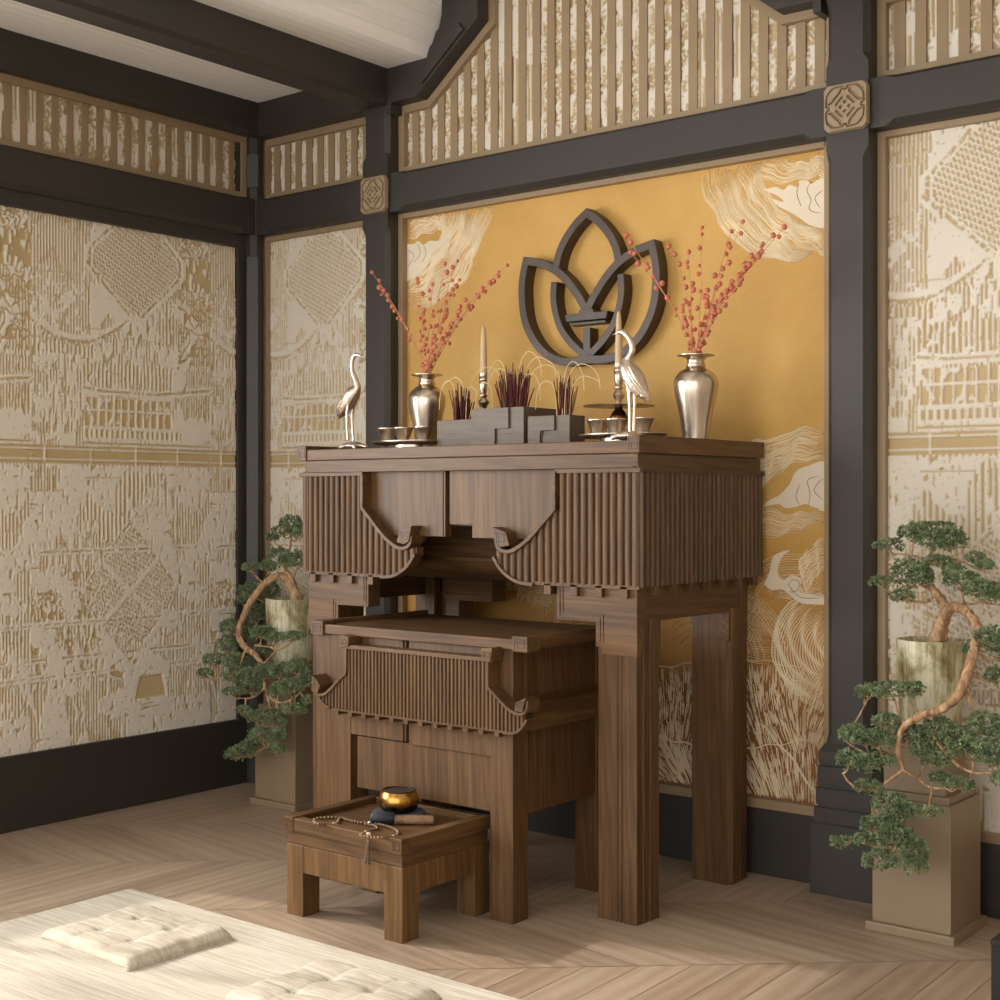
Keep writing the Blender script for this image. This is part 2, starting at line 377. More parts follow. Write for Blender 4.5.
    put((z > 1.04) & (z < 1.23) & (u < -.035), np.where(ns > .35, L, 1))
    # lower tower and hexagon
    lt = (u > -.235) & (u < .06) & (z > .50) & (z < .86)
    put(lt, np.where(ns+.25*(nf-.5) > .6, 1., np.where(nk > .55, L, 0.))); put(lt & (np.abs(((z-.5) % .12)-.06) < .008), 1.); put(lt & (z < .78) & (z > .74), np.where(nf > .45, 1, 0.))
    put((u > -.235) & (u < .04) & (z > .86) & (z < 1.04), np.where(ns > .45, L, 1))
    a1 = np.abs(u-.17)/.17; a2 = np.abs(z-.78)/.20; hx = np.maximum(a1, np.abs(u-.17)/.2+np.abs(z-.78)/.235)
    put(hx < 1.15, 1.); put(hx < 1.02, np.where(nf > .62, 1., D)); put((np.abs(hx-1.07) < .04), np.where(nf > .5, 0., 1.))
    for sg in (1, -1): put((np.abs((z-.78)-sg*(u-.17)*.9) < .012) & (hx < 1.1), 1.)
    put((u > .02) & (u < .3) & (z < .60) & (z > .5), np.where(ns > .55, 1, L))
    for zz in (.93, .68, .56, .50): put((np.abs(z-zz) < .012) & (nl > .35), 1.); put((np.abs(z-zz) < .003) & (nf > .35), 0.)
    put((z < .46) & (u > -.2) & (u < .15), np.where((nl > .45) & (ns > .3), L, 1))
    el = ((u-.20)/.12)**2+((z-.50)/.04)**2; put(el < 1, np.where((np.abs(z-.5) < .004) | (ns > .8), 1., 0.)); put((el > 1) & (el < 1.35), 1.)
    tz = (z > .385) & (z < .465) & (np.abs(u-.26) < .05+(.465-z)*.25); put(tz, 0.)
    put((z < .375) & (u > .15), 1.)
    put((z < 1.23) & (nl+.25*(ns-.5) < .50) & ~tz & (hx > 1.1), np.where(ns > .82, 0., 1.))
    # above the beam: flutes, marks and speckles
    hi = z > 2.18
    put(hi, np.where(nm+.5*(ns-.5) > .58, 1., np.where(nf > .42, 0., 1.)))
    put(hi & (u > .1) & (u < .3), np.where(nl > .5, Lw, 1.))
    dash = vnoise((H, W), 2, 11); h = np.where((dash > .86) & (nl > .45) & ~tz, 0., h)
    cross = vnoise((H, W), 40, 2); h = np.where((cross > .93) & (nm > .35), 1-h*(nl < .6), h)
    h = np.where((nf > .955), 0., h)
    k = h.copy()
    for ax in (0, 1): k = (np.roll(k, 1, ax)+6*k+np.roll(k, -1, ax))/8
    return k
TILE = make_tile()
def relief_grid(name, parent, fn, nrm, a0, a1, z0, z1, u0, step=RS, depth=.0056):
    """a displaced sheet; fn(a, z, d) -> xyz for wall coordinate a, height z, offset d; u = a - u0"""
    na = int((a1-a0)/step)+1; nz = int((z1-z0)/step)+1
    a = np.linspace(a0, a1, na); z = np.linspace(z0, z1, nz)
    ui = (np.round((a-u0+.24)/RS).astype(int)) % TILE.shape[1]
    zi = np.clip(np.round((z-ZB)/RS).astype(int), 0, TILE.shape[0]-1)
    h = TILE[zi][:, ui]
    A, Z = np.meshgrid(a, z)
    co = fn(A, Z, h*depth).reshape(-1, 3)
    p = parent; off = Vector((0, 0, 0))
    while p is not None: off += p.location; p = p.parent
    co = co-np.array(off)
    idx = np.arange(na*nz).reshape(nz, na)
    q = np.stack([idx[:-1, :-1], idx[:-1, 1:], idx[1:, 1:], idx[1:, :-1]], -1).reshape(-1, 4)
    me = bpy.data.meshes.new(name)
    me.vertices.add(len(co)); me.vertices.foreach_set('co', co.astype(np.float32).ravel())
    me.loops.add(q.size); me.loops.foreach_set('vertex_index', q.astype(np.int32).ravel())
    me.polygons.add(len(q)); me.polygons.foreach_set('loop_start', np.arange(0, q.size, 4, dtype=np.int32))
    me.update(calc_edges=True)
    at_ = me.attributes.new('relief', 'FLOAT', 'POINT'); at_.data.foreach_set('value', h.astype(np.float32).ravel())
    me.materials.append(M['relief'])
    o = bpy.data.objects.new(name, me); C.objects.link(o); o.parent = parent
    return o
back_fn = lambda y: (lambda A, Z, d: np.stack([A, y-d, Z], -1))
left_fn = lambda x: (lambda A, Z, d: np.stack([x+d, A, Z], -1))

# ------------------------------------------------------------------ room shell
Y0W = .05                                   # face of the back wall
WY0, WY1, WZ0, WZ1 = -3.5, -1.43, .70, 2.15     # daylight opening in the left wall
w = MB(); w.box(-.3, -.03, WY1, .3, -.1, 3.3).box(-.3, -.03, -5.2, WY0, -.1, 3.3).box(-.3, -.03, WY0, WY1, -.1, WZ0).box(-.3, -.03, WY0, WY1, WZ1, 3.3)
w.build('wall_left', M['plaster'], props=STR)
MB().box(-.3, 5.6, Y0W, .3, -.1, 3.3).build('wall_back', M['plaster'], props=STR)
MB().box(5.45, 5.7, -5.2, .3, -.1, 3.3).build('wall_right', M['plaster'], props=STR)
# ceiling: low over the side bays, stepping up into a coffer over the middle
prof = [(-.3, 2.655), (.93, 2.662), (1.0, 2.83), (1.03, 3.2), (2.13, 3.2), (2.16, 2.83), (2.23, 2.662), (5.6, 2.655), (5.6, 3.32), (-.3, 3.32)]
bm_ = MB()
def boards(x0, z0, x1, z1, k):
    for i in range(k):
        a, b = i/k, (i+.93)/k
        p, q = Vector((x0+(x1-x0)*a, z0+(z1-z0)*a)), Vector((x0+(x1-x0)*b, z0+(z1-z0)*b))
        n = Vector((-(z1-z0), x1-x0)).normalized()*.012
        bm_.prism([p, q, q+n, p+n], -5.2, .05, 'y')
boards(-.03, 2.655, .93, 2.662, 24); boards(.93, 2.662, 1.0, 2.83, 4); boards(1.0, 2.83, 1.03, 3.2, 5); boards(1.03, 3.2, 2.13, 3.2, 14)
boards(2.13, 3.2, 2.16, 2.83, 5); boards(2.16, 2.83, 2.23, 2.662, 3); boards(2.23, 2.662, 5.6, 2.655, 44)
bm_.prism([(p[0], p[1]+.012) for p in prof], -5.2, .05, 'y')
bm_.build('ceiling', M['ceiling'], props=STR)

# floor: chevron oak boards
th = math.radians(41.5); S = Vector((math.cos(th), math.sin(th))); Nn = Vector((-math.sin(th), math.cos(th)))
BWD, PWD = .51, .13; skew = .51/math.tan(math.radians(50))
vs, fs, uvs, tints = [], [], [], []
B0 = -1.224
for kb in range(-9, 9):
    b0 = B0+kb*BWD; sgn = 1 if kb % 2 == 0 else -1      # even: boards lean to the right wall
    for i in range(-60, 70):
        a0 = i*PWD
        g = .0014
        def P2(a, b): return S*a+Nn*b
        # boards run along (-sgn*skew) over the band
        q = [(a0+g, b0+g), (a0+PWD-g, b0+g), (a0+PWD-g-sgn*skew, b0+BWD-g), (a0+g-sgn*skew, b0+BWD-g)]
        if sgn < 0: q = [(a-skew, b) for a, b in q]
        pts = [P2(*c) for c in q]; c = sum(pts, Vector((0, 0)))/4
        if c.x < -.4 or c.x > 6.0 or c.y < -5.6 or c.y > .35: continue
        k = len(vs); vs += [(p.x, p.y, 0) for p in pts]; fs.append((k, k+1, k+2, k+3))
        r1, r2 = rnd.random()*20, rnd.random()*20
        uvs += [(r1, r2), (r1, r2+.1), (r1+.665, r2+.1), (r1+.665, r2)]
        tints.append((rnd.random()-.5)*.3)
me = bpy.data.meshes.new('floor')
k = len(vs); vs += [(-.4, -5.6, -.0015), (6, -5.6, -.0015), (6, .35, -.0015), (-.4, .35, -.0015)]; fs.append((k, k+1, k+2, k+3)); uvs += [(0, 0)]*4; tints.append(-.3)
k = len(vs); vs += [(-.4, -5.6, -.1), (6, -5.6, -.1), (6, .35, -.1), (-.4, .35, -.1)]; fs.append((k+3, k+2, k+1, k)); uvs += [(0, 0)]*4; tints.append(0)
me.from_pydata(vs, [], fs); me.materials.append(M['floor'])
ul = me.uv_layers.new(name='UVMap'); ul.data.foreach_set('uv', np.array(uvs, dtype=np.float32).ravel())
ta = me.attributes.new('tint', 'FLOAT', 'FACE'); ta.data.foreach_set('value', np.array(tints, dtype=np.float32))
o = bpy.data.objects.new('floor', me); C.objects.link(o); o['kind'] = 'structure'

# skirtings
MB().box(-.03, 0, WY1, -.0, 0, .253).box(-.03, 0, -5.2, WY1, 0, .253).build('baseboard_left', M['frame'], bevel=.002, props=STR)
MB().box(0, 5.45, 0, Y0W, 0, .195).build('baseboard_back', M['frame'], bevel=.002, props=STR)

# posts ------------------------------------------------------------
ntrim = [0]
def trim(mb, bevel=.0015):
    ntrim[0] += 1
    return mb.build('trim_%d' % ntrim[0], M['frame'], bevel=bevel, props=STR)
def ring(x0, x1, y0, y1, z, c):
    return [(x0+c, y0, z), (x1-c, y0, z), (x1, y0+c, z), (x1, y1, z), (x0, y1, z), (x0, y0+c, z)]
PF = -.05
def post(x0, x1, ztop):
    mb = MB(); e = .0006; c = .017
    mb.loft([ring(x0, x1, PF, Y0W, zz, cc) for zz, cc in ((.42, e), (.45, c), (2.07, c), (2.10, e), (2.335, e), (2.36, c), (2.5, c), (2.53, e), (ztop, e))])
    g = .022
    mb.box(x0-g-.012, x1+g+.012, PF-.03, Y0W, 0, .2)
    for a, b, q in ((.2, .244, g+.004), (.25, .298, g), (.304, .36, g-.004)):
        mb.box(x0-q, x1+q, PF-q*.9, Y0W, a, b)
        mb.box(x0-q+.008, x1+q-.008, PF-q*.9+.008, Y0W, b-.001, b+.007)
    mb.loft([ring(x0-.016, x1+.016, PF-.014, Y0W, .366, e), ring(x0-.016, x1+.016, PF-.014, Y0W, .40, e), ring(x0, x1, PF, Y0W, .425, e)])
    trim(mb)
P1, P2_ = (.617, .742), (2.440, 2.567)
post(*P1, 2.54); post(*P2_, 3.2)
# corner post
mb = MB(); z0, z1 = 0, 2.56
mb.prism([(-.03, Y0W), (-.03, -.104), (-.004, -.104), (-.004, -.062), (.018, -.062), (.034, -.040), (.034, -.012), (.012, -.012), (.012, Y0W)], z0, z1, 'z'); trim(mb)
mb = MB(); mb.prism([(.0135, -.075), (.049, -.047), (.040, -.036), (.006, -.066)], .45, 2.06, 'z'); mb.prism([(.0135, -.075), (.049, -.047), (.040, -.036), (.006, -.066)], 2.33, 2.46, 'z'); trim(mb)

# beams with stopped chamfers --------------------------------------------
def beam_x(x0, x1, y0, z0, z1, c=.018, st=.05):
    mb = MB(); e = .0006
    def r(x, c): return [(x, y0, z0+c), (x, y0, z1-c*.6), (x, y0+c*.6, z1), (x, Y0W, z1), (x, Y0W, z0), (x, y0+c, z0)]
    mb.loft([r(x0, e), r(x0+st, e), r(x0+st+.025, c), r(x1-st-.025, c), r(x1-st, e), r(x1, e)]); trim(mb)
def beam_y(ya, yb, x0, xw, z0, z1, c=.018, st=.05):
    mb = MB(); e = .0006
    def r(y, c): return [(x0, y, z0+c), (x0, y, z1-c*.6), (x0-c*.6, y, z1), (xw, y, z1), (xw, y, z0), (x0-c, y, z0)]
    mb.loft([r(ya, e), r(ya+st, e), r(ya+st+.025, c), r(yb-st-.025, c), r(yb-st, e), r(yb, e)]); trim(mb)
BY = -.042
beam_x(.01, P1[0]+.003, BY, 2.145, 2.285); beam_x(P1[1]-.003, P2_[0]+.003, BY, 2.145, 2.285); beam_x(P2_[1]-.003, 3.3, BY, 2.145, 2.285)
beam_x(.01, P1[0]+.003, -.06, 2.528, 2.66, .012); beam_x(P2_[1]-.003, 3.3, -.06, 2.528, 2.66, .012)
beam_y(-5.2, -.05, .034, -.03, 2.145, 2.285); beam_y(-5.2, -.05, .062, -.03, 2.528, 2.66, .012)
mb = MB(); mb.box(-.03, .006, -5.2, -.1, 2.093, 2.147); trim(mb)      # thin rail over the left panel
# tie beams along the room
for xa, xb in (P1, P2_):
    mb = MB(); e = .0006
    def r(y, c): return [(xa, y, 2.53+c), (xa, y, 2.67), (xb, y, 2.67), (xb, y, 2.53+c), (xb-c, y, 2.53), (xa+c, y, 2.53)]
    mb.loft([r(-5.2, .014), r(-.13, .014), r(-.105, e), r(PF+.002, e)]); trim(mb)
# haunched head over the middle bay
cx = 1.58
def mir(p): return [(2*cx-x, z) for x, z in p]
outer = [(.735, 2.50), (.735, 2.66), (.905, 2.664), (.93, 2.69), (.955, 2.705), (.975, 2.745), (.988, 2.755), (1.0, 2.80), (1.0, 3.2)]
inner = [(1.162, 3.2), (1.162, 2.757), (.882, 2.537), (.76, 2.535), (.76, 2.5)]
for f in (lambda p: p, mir):
    mb = MB(); mb.prism(f(outer+inner), PF-.002, Y0W, 'y'); trim(mb)
    s_ = [(.915, 2.575), (1.105, 2.725), (1.085, 2.75), (.895, 2.60)]
    mb = MB(); mb.prism(f(s_), PF-.012, PF, 'y'); trim(mb)

# foliage in the garden outside the window: its shade dapples the floor
gr = random.Random(9); fm = MB()
for k in range(75):
    p = Vector((-2.3+gr.gauss(0, .2), gr.uniform(-4.5, -2.0), gr.uniform(1.0, 2.75)))
    d = Vector((gr.gauss(0, 1), gr.gauss(0, 1), gr.gauss(0, .7))).normalized(); e = d.orthogonal().normalized(); L = gr.uniform(.10, .20); w_ = L*.32
    fm.add([p-d*L, p+e*w_, p+d*L, p-e*w_], [(0, 1, 2, 3)])
fo = fm.build('garden_foliage', M['leaf'], fixn=False); fo['kind'] = 'stuff'; fo['label'] = 'leafy garden foliage outside the left window'; fo['category'] = 'foliage'
# window: frame round the daylight opening, out of the photograph to the left
fr = MB(); t = .05
fr.box(-.12, -.005, WY0, WY0+t, WZ0, WZ1).box(-.12, -.005, WY1-t, WY1, WZ0, WZ1).box(-.12, -.005, WY0+t, WY1-t, WZ0, WZ0+t).box(-.12, -.005, WY0+t, WY1-t, WZ1-t, WZ1)
for q in (.333, .667):
    ym = WY0+(WY1-WY0)*q; fr.box(-.09, -.05, ym-.014, ym+.014, WZ0+t, WZ1-t)
fr.build('window_1', M['frame'], props=STR)

# ------------------------------------------------------------------ relief panels and lattices
p = thing('relief_panel', 'wide cream relief wallpaper panel on the left wall, no beige frame', 'wall panel', (-.02, -.75, .253))
relief_grid('plaster_relief', p, left_fn(-.022), 1, WY1, -.1, .253, 2.095, -.765)
def framed(name, label, x0, x1, z0, z1, u0, fw=.024, cut_r=False):
    p = thing(name, label, 'wall panel', ((x0+x1)/2, .03, z0))
    f = MB(); f.box(x0, x0+fw, .008, Y0W, z0, z1).box(x1-fw, x1, .008, Y0W, z0, z1).box(x0+fw, x1-fw, .008, Y0W, z0, z0+fw+.003).box(x0+fw, x1-fw, .008, Y0W, z1-fw, z1)
    f.build('panel_frame', M['beige'], p, bevel=.0015)
    relief_grid('plaster_relief', p, back_fn(.034), 1, x0+fw-.002, x1-fw+.002, z0+fw, z1-fw+.002, u0)
framed('relief_panel', 'narrow cream relief panel in a beige frame beside the corner post', .012, .617, .195, 2.152, .135)
framed('relief_panel', 'cream relief panel in a beige frame behind the right-hand bonsai', 2.567, 3.2, .195, 2.152, 2.708)

def lattice_back(label, outline, u0, x0s, pitch, bar, ztop):
    """beige frame following an outline, upright bars, relief behind"""
    xs = [q[0] for q in outline]; zs = [q[1] for q in outline]
    p = thing('transom_lattice', label, 'lattice', ((min(xs)+max(xs))/2, .03, min(zs)))
    f = MB(); n = len(outline); wfr = .026
    O = [Vector(q) for q in outline]                     # anticlockwise
    I = []
    for k in range(n):
        a, b, c = O[k-1], O[k], O[(k+1) % n]
        n1 = Vector((-(b-a).y, (b-a).x)).normalized(); n2 = Vector((-(c-b).y, (c-b).x)).normalized()
        m = (n1+n2); m = m/(m.length_squared)*2
        I.append(b+m*wfr)
    for k in range(n):
        j = (k+1) % n
        f.prism([O[k], O[j], I[j], I[k]], .008, Y0W, 'y')
    f.build('lattice_frame', M['beige'], p)
    def zhi(x):
        best = 9
        for k in range(n):
            a, b = I[k], I[(k+1) % n]
            if abs(b.x-a.x) < 1e-6: continue
            if min(a.x, b.x)-1e-6 <= x <= max(a.x, b.x)+1e-6:
                zz = a.y+(b.y-a.y)*(x-a.x)/(b.x-a.x)
                if zz > I[0].y+.03: best = min(best, zz)
        return best if best < 9 else I[0].y+.2
    g = MB(); x = x0s; zb = I[0].y
    xr = max(q.x for q in I)
    while x+bar < xr-.004:
        a, b = zhi(x), zhi(x+bar)
        g.prism([(x, zb-.002), (x+bar, zb-.002), (x+bar, b+.002), (x, a+.002)], .026, .036, 'y')
        x += pitch
    g.build('lattice_bars', M['beige'], p)
    # the relief sheet is cut to the outline's bounding boxes
    relief_grid('plaster_relief', p, back_fn(.037), 1, min(xs)+.02, max(xs)-.02, min(zs)+.01, min(max(zs), 2.88)-.01, u0)
lattice_back('short beige transom lattice beside the corner, left of the carved plaque', [(.012, 2.288), (.617, 2.288), (.617, 2.528), (.012, 2.528)], .135, .06, .0605, .031, 2.5)
lattice_back('tall beige transom lattice with sloped shoulders over the gold mural',
             [(.742, 2.288), (2.440, 2.288), (2.440, 2.535), (2*cx-.882, 2.537), (2*cx-1.162, 2.757), (2*cx-1.162, 3.15), (1.162, 3.15), (1.162, 2.757), (.882, 2.537), (.742, 2.535)], .3, .793, .0606, .031, 3)
lattice_back('beige transom lattice at the upper right corner, over the right-hand panel', [(2.567, 2.288), (3.2, 2.288), (3.2, 2.53), (2.567, 2.53)], 2.5, 2.610, .0606, .031, 2.5)
# left-wall lattice
p = thing('transom_lattice', 'long beige transom lattice on the left wall under the ceiling beam', 'lattice', (0, -.7, 2.285))
f = MB(); ya, yb, za, zb = -2.2, -.066, 2.284, 2.529; fw = .026
f.box(-.03, .004, ya, yb, za, za+fw).box(-.03, .004, ya, yb, zb-fw, zb).box(-.03, .004, yb-fw, yb, za+fw, zb-fw).box(-.03, .004, ya, ya+fw, za+fw, zb-fw)
f.build('lattice_frame', M['beige'], p)
g = MB(); y = yb-fw-.022-.026
while y > ya+fw:
    g.box(-.0235, -.014, y, y+.026, za+fw-.002, zb-fw+.002); y -= .0605
g.build('lattice_bars', M['beige'], p)
relief_grid('plaster_relief', p, left_fn(-.0245), 1, ya+.02, yb-.004, za+.02, zb-.02, -.5)

# carved plaques on the posts
def plaque(label, xc, zc, hx, hz):
    p = thing('wall_plaque', label, 'plaque', (xc, PF, zc))
    y0 = PF-.016
    m = MB(); c = .014
    def oc(s, y): return [(xc-hx*s+c, y, zc-hz*s), (xc+hx*s-c, y, zc-hz*s), (xc+hx*s, y, zc-hz*s+c), (xc+hx*s, y, zc+hz*s-c), (xc+hx*s-c, y, zc+hz*s), (xc-hx*s+c, y, zc+hz*s), (xc-hx*s, y, zc+hz*s-c), (xc-hx*s, y, zc-hz*s+c)]
    m.loft([oc(1, PF+.002), oc(1, y0+.008), oc(.985, y0+.0075)]); m.build('plaque_body', M['plaque'], p)
    n = 91
    t = np.linspace(-1, 1, n); X, Z = np.meshgrid(t, t); ax, az = np.abs(X), np.abs(Z)
    h = np.zeros((n, n))
    def seg(a, b, wd, sym=True):
        nonlocal h
        for s in ((ax, az), (az, ax)) if sym else ((ax, az),):
            pa = np.stack([s[0]-a[0], s[1]-a[1]], -1); ba = np.array([b[0]-a[0], b[1]-a[1]])
            tt = np.clip((pa@ba)/(ba@ba), 0, 1); d = np.hypot(pa[..., 0]-ba[0]*tt, pa[..., 1]-ba[1]*tt)
            h = np.maximum(h, np.clip((wd-d)/.02+.5, 0, 1))
    seg((.12, .86), (.52, .84), .035); seg((.52, .84), (.80, .62), .035); seg((.12, .86), (.05, .74), .035)
    seg((.13, .40), (.27, .27), .045); seg((.22, .62), (.42, .42), .05); seg((.22, .62), (.20, .72), .04)
    seg((.0, .17), (.03, .2), .05)
    edge = np.minimum(np.minimum(1-ax, 1-az), (1.80-(ax+az))/1.4)
    hgt = .0067*(1-h)*np.clip(edge/.03, 0, 1)
    xs = xc+X*hx*.99; zs = zc+Z*hz*.99
    co = np.stack([xs, y0+.0065-hgt*1.12, zs], -1).reshape(-1, 3)
    idx = np.arange(n*n).reshape(n, n); q = np.stack([idx[:-1, :-1], idx[:-1, 1:], idx[1:, 1:], idx[1:, :-1]], -1).reshape(-1, 4)
    keep = ((ax+az)[:-1, :-1] < 1.82).ravel()
    MB().add(co.tolist(), q[keep].tolist()).build('carved_face', M['plaque'], p, fixn=False)
plaque('square carved beige plaque on the post left of the gold mural', .683, 2.213, .062, .066)
plaque('square carved beige plaque on the post right of the gold mural', 2.5045, 2.213, .066, .067)
# ------------------------------------------------------------------ altar
def keybox(mb, x0, x1, z0, z1, y, t=.0022, d=.0016):
    d = .0006; t = max(t, .0018)
    """a square spiral of thin raised fillets, coloured like shaded grooves, on a face at y"""
    w = x1-x0; hgt = z1-z0
    P = [(.08, .08), (.08, .92), (.92, .92), (.92, .2), (.32, .2), (.32, .66), (.62, .66)]
    for a, b in zip(P, P[1:]):
        xa, xb = sorted((x0+a[0]*w, x0+b[0]*w)); za, zb = sorted((z0+a[1]*hgt, z0+b[1]*hgt))
        mb.box(xa-t/2, xb+t/2, y-d, y+.001, za-t/2, zb+t/2)
def flutes_x(mb, x0, x1, pitch, y, dep, lo, hi):
    n = max(1, round((x1-x0)/pitch)); pw = (x1-x0)/n
    for i in range(n):
        a = x0+i*pw+pw*.09; b = x0+(i+1)*pw-pw*.09
        l = max(lo(a), lo(b)); la, lb = lo(a), lo(b); ha, hb = hi(a), hi(b)
        if ha-la < .004 or hb-lb < .004: continue
        prof = [(0, -.3), (.06, .5), (.22, .88), (.5, 1), (.78, .88), (.94, .5), (1, -.3)]
        bot = [(a+(b-a)*u, y+dep*(1-v), la+(lb-la)*u) for u, v in prof]; top = [(a+(b-a)*u, y+dep*(1-v), ha+(hb-ha)*u) for u, v in prof]
        mb.loft([bot, top])
    mb_back = None
def interp(pts):
    def f(x):
        if x <= pts[0][0]: return pts[0][1]
        for (a, b), (c, d) in zip(pts, pts[1:]):
            if x <= c: return b+(d-b)*(x-a)/(c-a) if c > a else d
        return pts[-1][1]
    return f
ACX = 1.58
altar = thing('altar_table', 'tall dark walnut altar table with fluted roof-shaped front against the gold mural', 'altar', (ACX, -.33, 0))
A = lambda name, mb, mat, **k: mb.build(name, M[mat], altar, **k)
BK = .003
m = MB().box(.962, 2.198, -.673, BK, 1.2345, 1.268); A('table_top', m, 'wood_x', bevel=.002)
for xa, xb in ((.942, .962), (2.198, 2.218)):
    A('side_lip', MB().box(xa, xb, -.672, BK, 1.235, 1.2815), 'wood_y', bevel=.0015)
for xa, xb in ((.941, .981), (2.179, 2.219)):
    m = MB().box(xa+.0015, xb-.0015, -.678, -.64, 1.2342, 1.280); c = A('corner_block', m, 'wood_x', bevel=.0012)
    k = MB(); keybox(k, xa+.004, xb-.004, 1.237, 1.275, -.678); k.build('key_groove_shade', M['groove_shade'], c)
A('frieze_board', MB().box(.965, 2.203, -.664, -.63, 1.196, 1.234), 'wood_x', bevel=.0015)
for xa, xb in ((.964, .99), (2.178, 2.204)): A('frieze_board', MB().box(xa, xb, -.6635, BK, 1.1962, 1.2338), 'wood_y')
# fluted wings
def mx(x): return 2*ACX-x
FY, FD = -.668, .010
Lhi = [(.95, 1.184), (1.2109, 1.184), (1.211, 1.087), (1.25, 1.050), (1.29, 1.012), (1.33, .984), (1.37, .968), (1.405, .966), (1.43, .972)]
Llo = [(.95, .885), (1.29, .883), (1.34, .888), (1.375, .902), (1.405, .922), (1.43, .950)]
def wing(side):
    fx_ = (lambda x: x) if side < 0 else mx
    P = lambda pts: [(fx_(x), z) for x, z in pts]
    hi_, lo_ = interp(Lhi), interp(Llo)
    hf = (lambda x: hi_(x)) if side < 0 else (lambda x: hi_(mx(x)))
    lf = (lambda x: lo_(x)) if side < 0 else (lambda x: lo_(mx(x)))
    xa, xb = (.951, 1.211) if side < 0 else (mx(1.211), mx(.951))
    m = MB(); flutes_x(m, xa, xb, .0236, FY, FD, lf, hf)
    xc, xd = (1.211, 1.428) if side < 0 else (mx(1.428), mx(1.211))
    flutes_x(m, xc, xd, .0236, FY, FD, lf, hf)
    w = A('fluted_wing', m, 'wood_z', smooth=40)
    poly = [(.951, .885)]+Llo[1:]+Lhi[::-1][:-1]+[(.951, 1.184)]
    A('wing_backing', MB().prism(P(poly), FY+FD-.001, -.63, 'y'), 'wood_z')
    # cap, rim and scroll
    cap = MB(); x0, x1 = sorted((fx_(.944), fx_(1.219))); cap.box(x0, x1, FY-.004, -.64, 1.184, 1.196); A('wing_cap', cap, 'wood_x', bevel=.001)
    path = spline([(1.219, 1.19), (1.219, 1.12), (1.2185, 1.088)], 3)+spline([(1.222, 1.084), (1.262, 1.046), (1.30, 1.010), (1.335, .985), (1.37, .969), (1.398, .970), (1.416, .984), (1.420, 1.006)], 5)
    A('wing_rim', MB().band(P([tuple(q) for q in path]), .011, FY-.008, -.625), 'wood_x', bevel=.001)
    low = spline([(1.292, .880), (1.34, .884), (1.378, .899), (1.408, .921), (1.432, .952)], 5)
    A('wing_rim', MB().band(P([tuple(q) for q in low]), .010, FY-.006, -.635), 'wood_x', bevel=.001)
    sc = [(1.368, .986), (1.398, .980), (1.416, .990), (1.428, 1.036), (1.380, 1.022)]
    s_ = A('scroll', MB().prism(P(sc), FY-.012, -.60, 'y'), 'wood_x', bevel=.001)
    k = MB(); xk = sorted((fx_(1.383), fx_(1.416))); keybox(k, xk[0], xk[1], .989, 1.020, FY-.012, .0024, .0022); k.build('key_groove_shade', M['groove_shade'], s_)
    # blocks under the eave
    for q in ((.998, 1.018), (1.078, 1.098), (1.158, 1.178), (1.246, 1.266)):
        x0, x1 = sorted((fx_(q[0]-.01), fx_(q[0]+.012))); A('eave_block', MB().box(x0, x1, FY+.002, -.635, .855, .886), 'wood_z', bevel=.001)
    x0, x1 = sorted((fx_(.951), fx_(1.292))); A('eave_strip', MB().box(x0, x1, FY+.002, -.63, .879, .888), 'wood_x')
wing(-1); wing(1)
# fluted sides
for sx in (-1, 1):
    X = 2.206 if sx > 0 else .954
    m = MB(); n = 27; y0, y1 = -.664, BK; pw = (y1-y0)/n
    prof = [(0, -.3), (.06, .5), (.22, .88), (.5, 1), (.78, .88), (.94, .5), (1, -.3)]
    for i in range(n):
        a = y0+i*pw+pw*.13; b = y0+(i+1)*pw-pw*.13
        m.loft([[(X+sx*.011*v, a+(b-a)*u, zz) for u, v in prof] for zz in (.885, 1.184)])
    A('fluted_side', m, 'wood_z', smooth=40)
    x0, x1 = sorted((X+sx*.001, X-sx*.02)); A('side_backing', MB().box(x0, x1, y0, y1, .885, 1.20), 'wood_y')
    x0, x1 = sorted((X+sx*.013, X-sx*.01)); A('side_cap', MB().box(x0, x1, y0-.004, y1, 1.184, 1.196), 'wood_y', bevel=.001)
    for q in (-.58, -.49, -.40, -.31, -.22, -.13, -.04):
        x0, x1 = sorted((X+sx*.006, X-sx*.02)); A('eave_block', MB().box(x0, x1, q-.011, q+.011, .86, .886), 'wood_z', bevel=.001)
# flat doors between the wings
A('door', MB().box(1.20, 1.506, -.636, -.61, 1.004, 1.197), 'wood_z', bevel=.0015)
A('door', MB().prism([(1.537, 1.040), (1.622, 1.040), (1.622, 1.002), (1.96, 1.002), (1.96, 1.197), (1.537, 1.197)], -.636, -.61, 'y'), 'wood_z', bevel=.0015)
for xa, xb in ((1.5075, 1.5155), (1.518, 1.5245)):
    A('mullion', MB().box(xa, xb, -.640, -.61, 1.004, 1.197), 'wood_z', bevel=.001)
A('door_backing', MB().box(1.2, 1.96, -.609, -.595, 1.036, 1.197), 'wood_x')
# inner hood
hood = spline([(-.42, .925), (-.405, .895), (-.37, .872), (-.32, .860), (-.26, .856)], 5)
poly = [(-.42, 1.06)]+[tuple(q) for q in hood]+[(-.26, 1.06)]
A('inner_hood', MB().prism(poly, 1.10, 1.90, 'x'), 'wood_x', smooth=35)
A('inner_hood_rail', MB().box(1.10, 1.90, -.428, -.419, .925, .934), 'wood_x')
